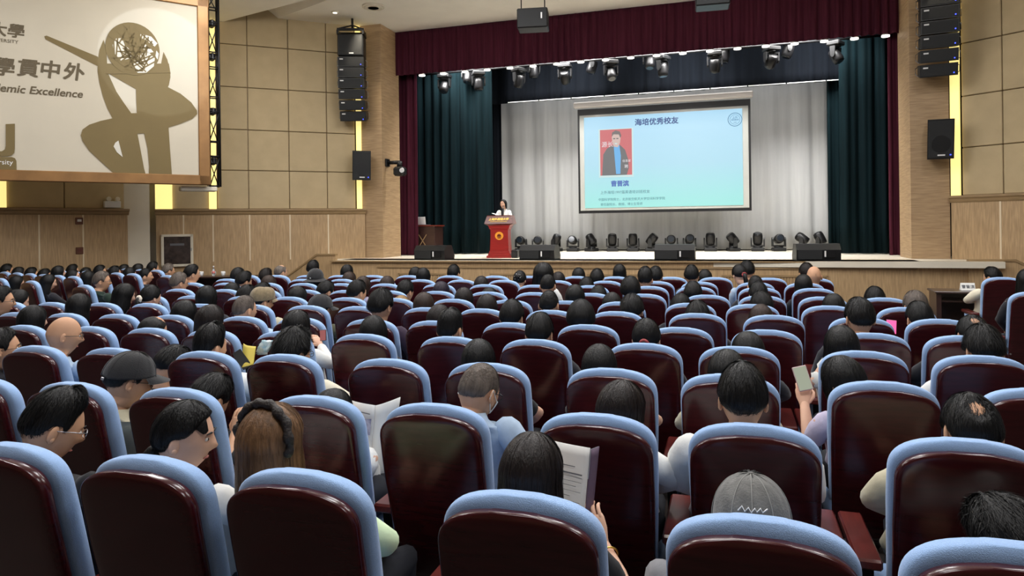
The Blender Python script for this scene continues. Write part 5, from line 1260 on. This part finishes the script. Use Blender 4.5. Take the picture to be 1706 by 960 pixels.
HAIRW = {'short': 'short %s hair', 'neat': 'neat %s hair', 'messy': 'tousled %s hair', 'under': 'undercut %s hair', 'buzz': 'cropped %s hair', 'silver': 'short %s hair', 'crown': 'thinning %s hair', 'bald': 'a bald head', 'balding': 'thinning %s hair', 'bob': 'bobbed %s hair', 'bowl': 'rounded %s hair', 'long': 'long %s hair', 'pony': 'tied %s hair', 'big': 'big %s hair'}
HC_ = {'k': 'black', 'db': 'dark brown', 'br': 'brown', 'lb': 'light brown', 'bl': 'blonde', 'g': 'grey', 'pl': 'black', 'n': ''}
prow = {}
for p in PEOPLE: prow.setdefault(SEATS[p[0]][3], []).append(p)
for r_, L in prow.items():
    L.sort(key=lambda p: SEATS[p[0]][0] + p[1])
    for k, (si, dx, hy, zt, style, hk, shirt, yaw, pitch, lab, ex) in enumerate(L):
        x, y, rz, _ = SEATS[si]
        mx = Matrix.Translation((x, y, 0)) @ Matrix.Rotation(rad(rz), 4, 'Z')
        o = make_person(mx, dx, hy, zt, style, hk, shirt, yaw, pitch, ex)
        if not lab:
            hw = HAIRW.get(style, 'short %s hair'); hw = hw % HC_[hk] if '%s' in hw else hw
            ph_ = rowphrase(r_)
            lab = 'person with %s, %s from left %s' % (hw, ORD[k], ph_)
            if len(lab.split()) > 16: lab = 'person with %s, %s sitter %s' % (hw, ORD[k], ph_)
        tag(o, lab, 'person', 'seated audience')
# speaker at the lectern
sp = make_person(Matrix.Translation((-5.52, 16.85, ZS)) @ Matrix.Rotation(rad(176), 4, 'Z'), 0, .05, 1.475, 'bob', 'k', 'white', 2, 8, {'w': 0}, stand=True)
mm = MB(); mm.prism([(-.035, 1.235), (.035, 1.235), (.028, .98), (-.028, .98)], XZ, (0, .105, 0), (0, .02, 0)); mm.build('dark_blouse', shirtmat('dark'), sp)
tag(sp, 'woman in a white jacket over a dark blouse speaking behind the red lectern', 'person')

# ------------------------------------------------------------------ things held or laid down
def sheet(m, q, nu=10, nv=8, curl=0.0, n=Vector((0, -1, 0)), mi=0):
    A = []
    a, b, c, d = [Vector(v) for v in q]
    for j in range(nv + 1):
        v = j / nv
        A.append([tuple(a.lerp(b, u / nu).lerp(d.lerp(c, u / nu), v) + n * curl * math.sin(math.pi * u / nu)) for u in range(nu + 1)])
    m.grid(np.array(A), closed=False, m=mi); return m
# booklet held by the woman in the front
b = MB(); q0 = [(-.60, 2.20, 1.0), (-.432, 2.17, .990), (-.448, 2.13, .765), (-.62, 2.16, .78)]
sheet(b, q0, curl=.006); o = b.build('booklet', M_PAPER); md = o.modifiers.new('pages', 'SOLIDIFY'); md.thickness = .004
b = MB(); sheet(b, [(-.432, 2.175, .985), (-.410, 2.20, .988), (-.428, 2.16, .775), (-.448, 2.135, .765)], nu=3); c = b.build('back_cover', mat('plum_cover', (112, 92, 112), .5), o)
md = c.modifiers.new('pages', 'SOLIDIFY'); md.thickness = .003
b = MB(); sheet(b, [(-.431, 2.1725, .986), (-.411, 2.1965, .989), (-.418, 2.178, .895), (-.4385, 2.155, .895)], nu=3); c = b.build('cover_sky', mat('pale_cover', (196, 208, 214), .5), o)
b = MB()
def onq(u, v): a, b_, c_, d_ = [Vector(t) for t in q0]; return a.lerp(b_, u).lerp(d_.lerp(c_, u), v) + Vector((0, -.0125, 0))
for v0, u0, u1, h in ((.27, .45, .75, .012), (.36, .3, .9, .02), (.41, .3, .9, .006), (.47, .3, .9, .006), (.53, .3, .8, .008), (.60, .3, .9, .006), (.67, .3, .7, .008), (.74, .3, .9, .006), (.82, .3, .8, .006)):
    b.add([onq(u0, v0), onq(u1, v0), onq(u1, v0 + h), onq(u0, v0 + h)], [(0, 1, 2, 3)])
b.build('print_lines', M_INK, o)
tag(o, 'opened white booklet with a table of print, held up by the long dark-haired woman', 'booklet')
# newspaper
b = MB(); q1 = [(-1.82, 3.0, .86), (-1.635, 2.97, .845), (-1.67, 2.95, .46), (-1.85, 2.98, .48)]
sheet(b, q1, curl=.012); sheet(b, [(-1.635, 2.97, .845), (-1.53, 3.02, .88), (-1.59, 3.0, .50), (-1.67, 2.95, .46)], curl=.03)
o = b.build('newspaper', M_PAPER); md = o.modifiers.new('pages', 'SOLIDIFY'); md.thickness = .003
def onn(u, v): a, b_, c_, d_ = [Vector(t) for t in q1]; return a.lerp(b_, u).lerp(d_.lerp(c_, u), v) + Vector((0, -.020, 0))
b = MB(); b.add([onn(.48, .20), onn(.96, .16), onn(.96, .36), onn(.48, .40)], [(0, 1, 2, 3)])
b.build('news_photo', mat('news_photo', (96, 100, 140), .7, .5, 26, second=(196, 196, 214)), o)
b = MB()
for k in range(14):
    v = .10 + .06 * k
    if .14 < v < .42: b.add([onn(.08, v), onn(.42, v), onn(.42, v + .012), onn(.08, v + .012)], [(0, 1, 2, 3)])
    else: b.add([onn(.08, v), onn(.9, v), onn(.9, v + .012), onn(.08, v + .012)], [(0, 1, 2, 3)])
b.build('print_lines', M_INK, o)
tag(o, 'opened white newspaper with a small photo, spread out between two seats', 'newspaper')
def phone(c, u, v, w, h, label, screen, name='phone', body=M_BLACK):
    u = Vector(u).normalized(); n = u.cross(Vector(v)).normalized(); v = n.cross(u).normalized(); R = Matrix((u, v, n)).transposed()
    o = MB().box(c, (w, h, .009), R, bev=.003).build(name, body)
    MB().box(Vector(c) + n * .0052, (w * .9, h * .93, .0015), R).build('screen', screen, o)
    return tag(o, label, 'phone', 'phones held by the audience')
PS = lambda nm, rgb, e: mat('lit_screen_' + nm, rgb, .3, emit=e)
phone((.345, 3.80, .905), (1, .1, .25), (-.25, .35, 1), .07, .125, 'phone raised by the woman in lavender, showing the stage', PS('grey', (150, 158, 140), .5), body=mat('pink_case', (190, 160, 164), .4))
phone((1.18, 5.96, .885), (1, 0, -.1), (0, .3, 1), .075, .11, 'phone with a bright pink screen, held between two seats', PS('pink', (246, 90, 150), 1.0))
phone((-3.035, 3.75, .855), (.8, .2, .5), (.5, .3, -.9), .065, .13, 'black phone held beside the man with the undercut', M_BLACKM)
phone((-2.86, 4.42, .915), (1, .1, .1), (0, .2, 1), .05, .08, 'phone held up beside the face of the bushy-haired man', PS('red', (150, 90, 90), .4))
b = MB(); sheet(b, [(-3.06, 3.80, .95), (-2.98, 3.82, .93), (-2.97, 3.78, .82), (-3.05, 3.76, .80)], curl=.02)
o = b.build('yellow_leaflet', mat('yellow_print', (226, 206, 96), .6, .05, 9)); md = o.modifiers.new('pages', 'SOLIDIFY'); md.thickness = .002
tag(o, 'yellow leaflet held beside the black phone in the third row', 'leaflet')
b = MB(); A = []
for k in range(9):
    w_ = .05 * (1 - .25 * abs(k - 4) / 4) if 0 < k < 8 else .046; d_ = .022 * math.sin(math.pi * k / 8) + .002
    A.append([tuple(Vector(q) + Vector((.008, .008, .006)) * nz(q[0] * 60, q[1] * 60, q[2] * 60)) for q in ring((-2.97 + .006 * k, 3.86, .87 + .012 * k), w_, d_, 22, 2.6)])
b.grid(np.array(A))
tag(b.build('snack_bag', mat('shiny_pale_blue_bag', (150, 190, 206), .2, .5, 30, second=(230, 240, 240), metal=.3)), 'crumpled shiny pale blue bag beside the yellow leaflet', 'bag')
# bangle of the booklet woman
b = MB(); cc = Vector((-.53 + .165, 1.67 + .40, .70)); ax = (Vector((.142, .44, .717)) - Vector((.23, .3, .653))).normalized(); u = ax.cross(UP).normalized(); w = ax.cross(u)
b.tube([cc + (u * math.cos(a) + w * math.sin(a)) * .034 for a in np.linspace(0, 6.2832, 26)], .0028, 8)
tag(b.build('gold_bangle', mat('gold_bangle', (226, 184, 90), .25, metal=.9)), 'thin gold bangle on the wrist of the woman with the booklet', 'bangle')
# desk by the aisle with name card and bottle
r = empty('front_desk', (3.32, 10.92, 0), rad(-3))
m = MB().box((0, 0, .725), (1.3, .52, .03), bev=.006); m.build('desk_top', M_DESK, r)
MB().box((-.60, 0, .355), (.06, .46, .71)).build('side_panel', M_DESK, r); MB().box((.60, 0, .355), (.06, .46, .71)).build('side_panel', M_DESK, r)
MB().box((0, .2, .40), (1.14, .03, .6)).build('modesty_panel', M_DESK, r); MB().box((0, -.02, .60), (1.12, .34, .02)).build('shelf', M_DESK, r)
tag(r, 'dark brown desk in front of the aisle seat, near the stage stairs', 'desk')
o = MB().prism([(-.04, 0), (.04, 0), (0, .10)], ((0, 1, 0), UP), (3.02, 10.92, .742), (.17, 0, 0)).build('name_card', M_PAPER)
put_text('曹晋滨', .052, M_INK, frame((3.105, 10.896, .79), (1, 0, 0), Vector((0, .05, .12))), o)
tag(o, 'white folded name card on the dark desk beside the aisle', 'card')
def bottle(x, y, z, label):
    A = [ring((x, y, z + h), q, q, 18) for h, q in ((0, .028), (.01, .031), (.09, .031), (.12, .030), (.15, .018), (.175, .013), (.19, .013))]
    m = MB(); m.grid(np.array(A)); o = m.build('water_bottle', M_GLASS)
    MB().cyl((x, y, z + .05), (x, y, z + .10), .0318, 18).build('label_band', mat('red_white_label', (206, 120, 116), .5, .4, 40), o)
    MB().cyl((x, y, z + .185), (x, y, z + .205), .0145, 14).build('bottle_cap', M_MARK, o)
    return tag(o, label, 'bottle')
bottle(3.36, 10.88, .74, 'clear water bottle with a reddish label standing by the name card')
# table with cups at the left front
r = empty('front_table', (-10.2, 11.9, 0), rad(12))
MB().box((0, 0, .725), (1.5, .5, .03), bev=.006).build('table_top', M_DESK, r)
for s in (-1, 1): MB().box((s * .70, 0, .355), (.05, .44, .71)).build('side_panel', M_DESK, r)
MB().box((0, .2, .40), (1.36, .03, .6)).build('modesty_panel', M_DESK, r)
tag(r, 'dark table with white cups before the seats near the oak wall', 'table')
for i, (dx_, dy_) in enumerate(((-.45, .0), (-.22, .05), (-.14, -.06), (.0, .03), (.28, .0))):
    x, y = -10.2 + dx_ + .1, 11.9 + dy_ + dx_ * .2
    if i == 2: bottle(x, y, .745, 'clear water bottle among the white cups on the dark table'); continue
    A = [ring((x, y, .741 + h), q, q, 16) for h, q in ((0, .025), (.01, .034), (.09, .044), (.092, .041), (.02, .03))]
    m = MB(); m.grid(np.array(A)); o = m.build('white_cup', M_MARK)
    MB().tube([(x + .04, y, .81), (x + .065, y, .80), (x + .06, y, .77), (x + .036, y, .765)], .005, 6).build('handle', M_MARK, o)
    tag(o, 'white cup on the dark table by the oak wall, %s cup from the left' % ORD[i if i < 2 else i - 1], 'cup', 'cups on the dark table')
print('objects', len(bpy.data.objects))
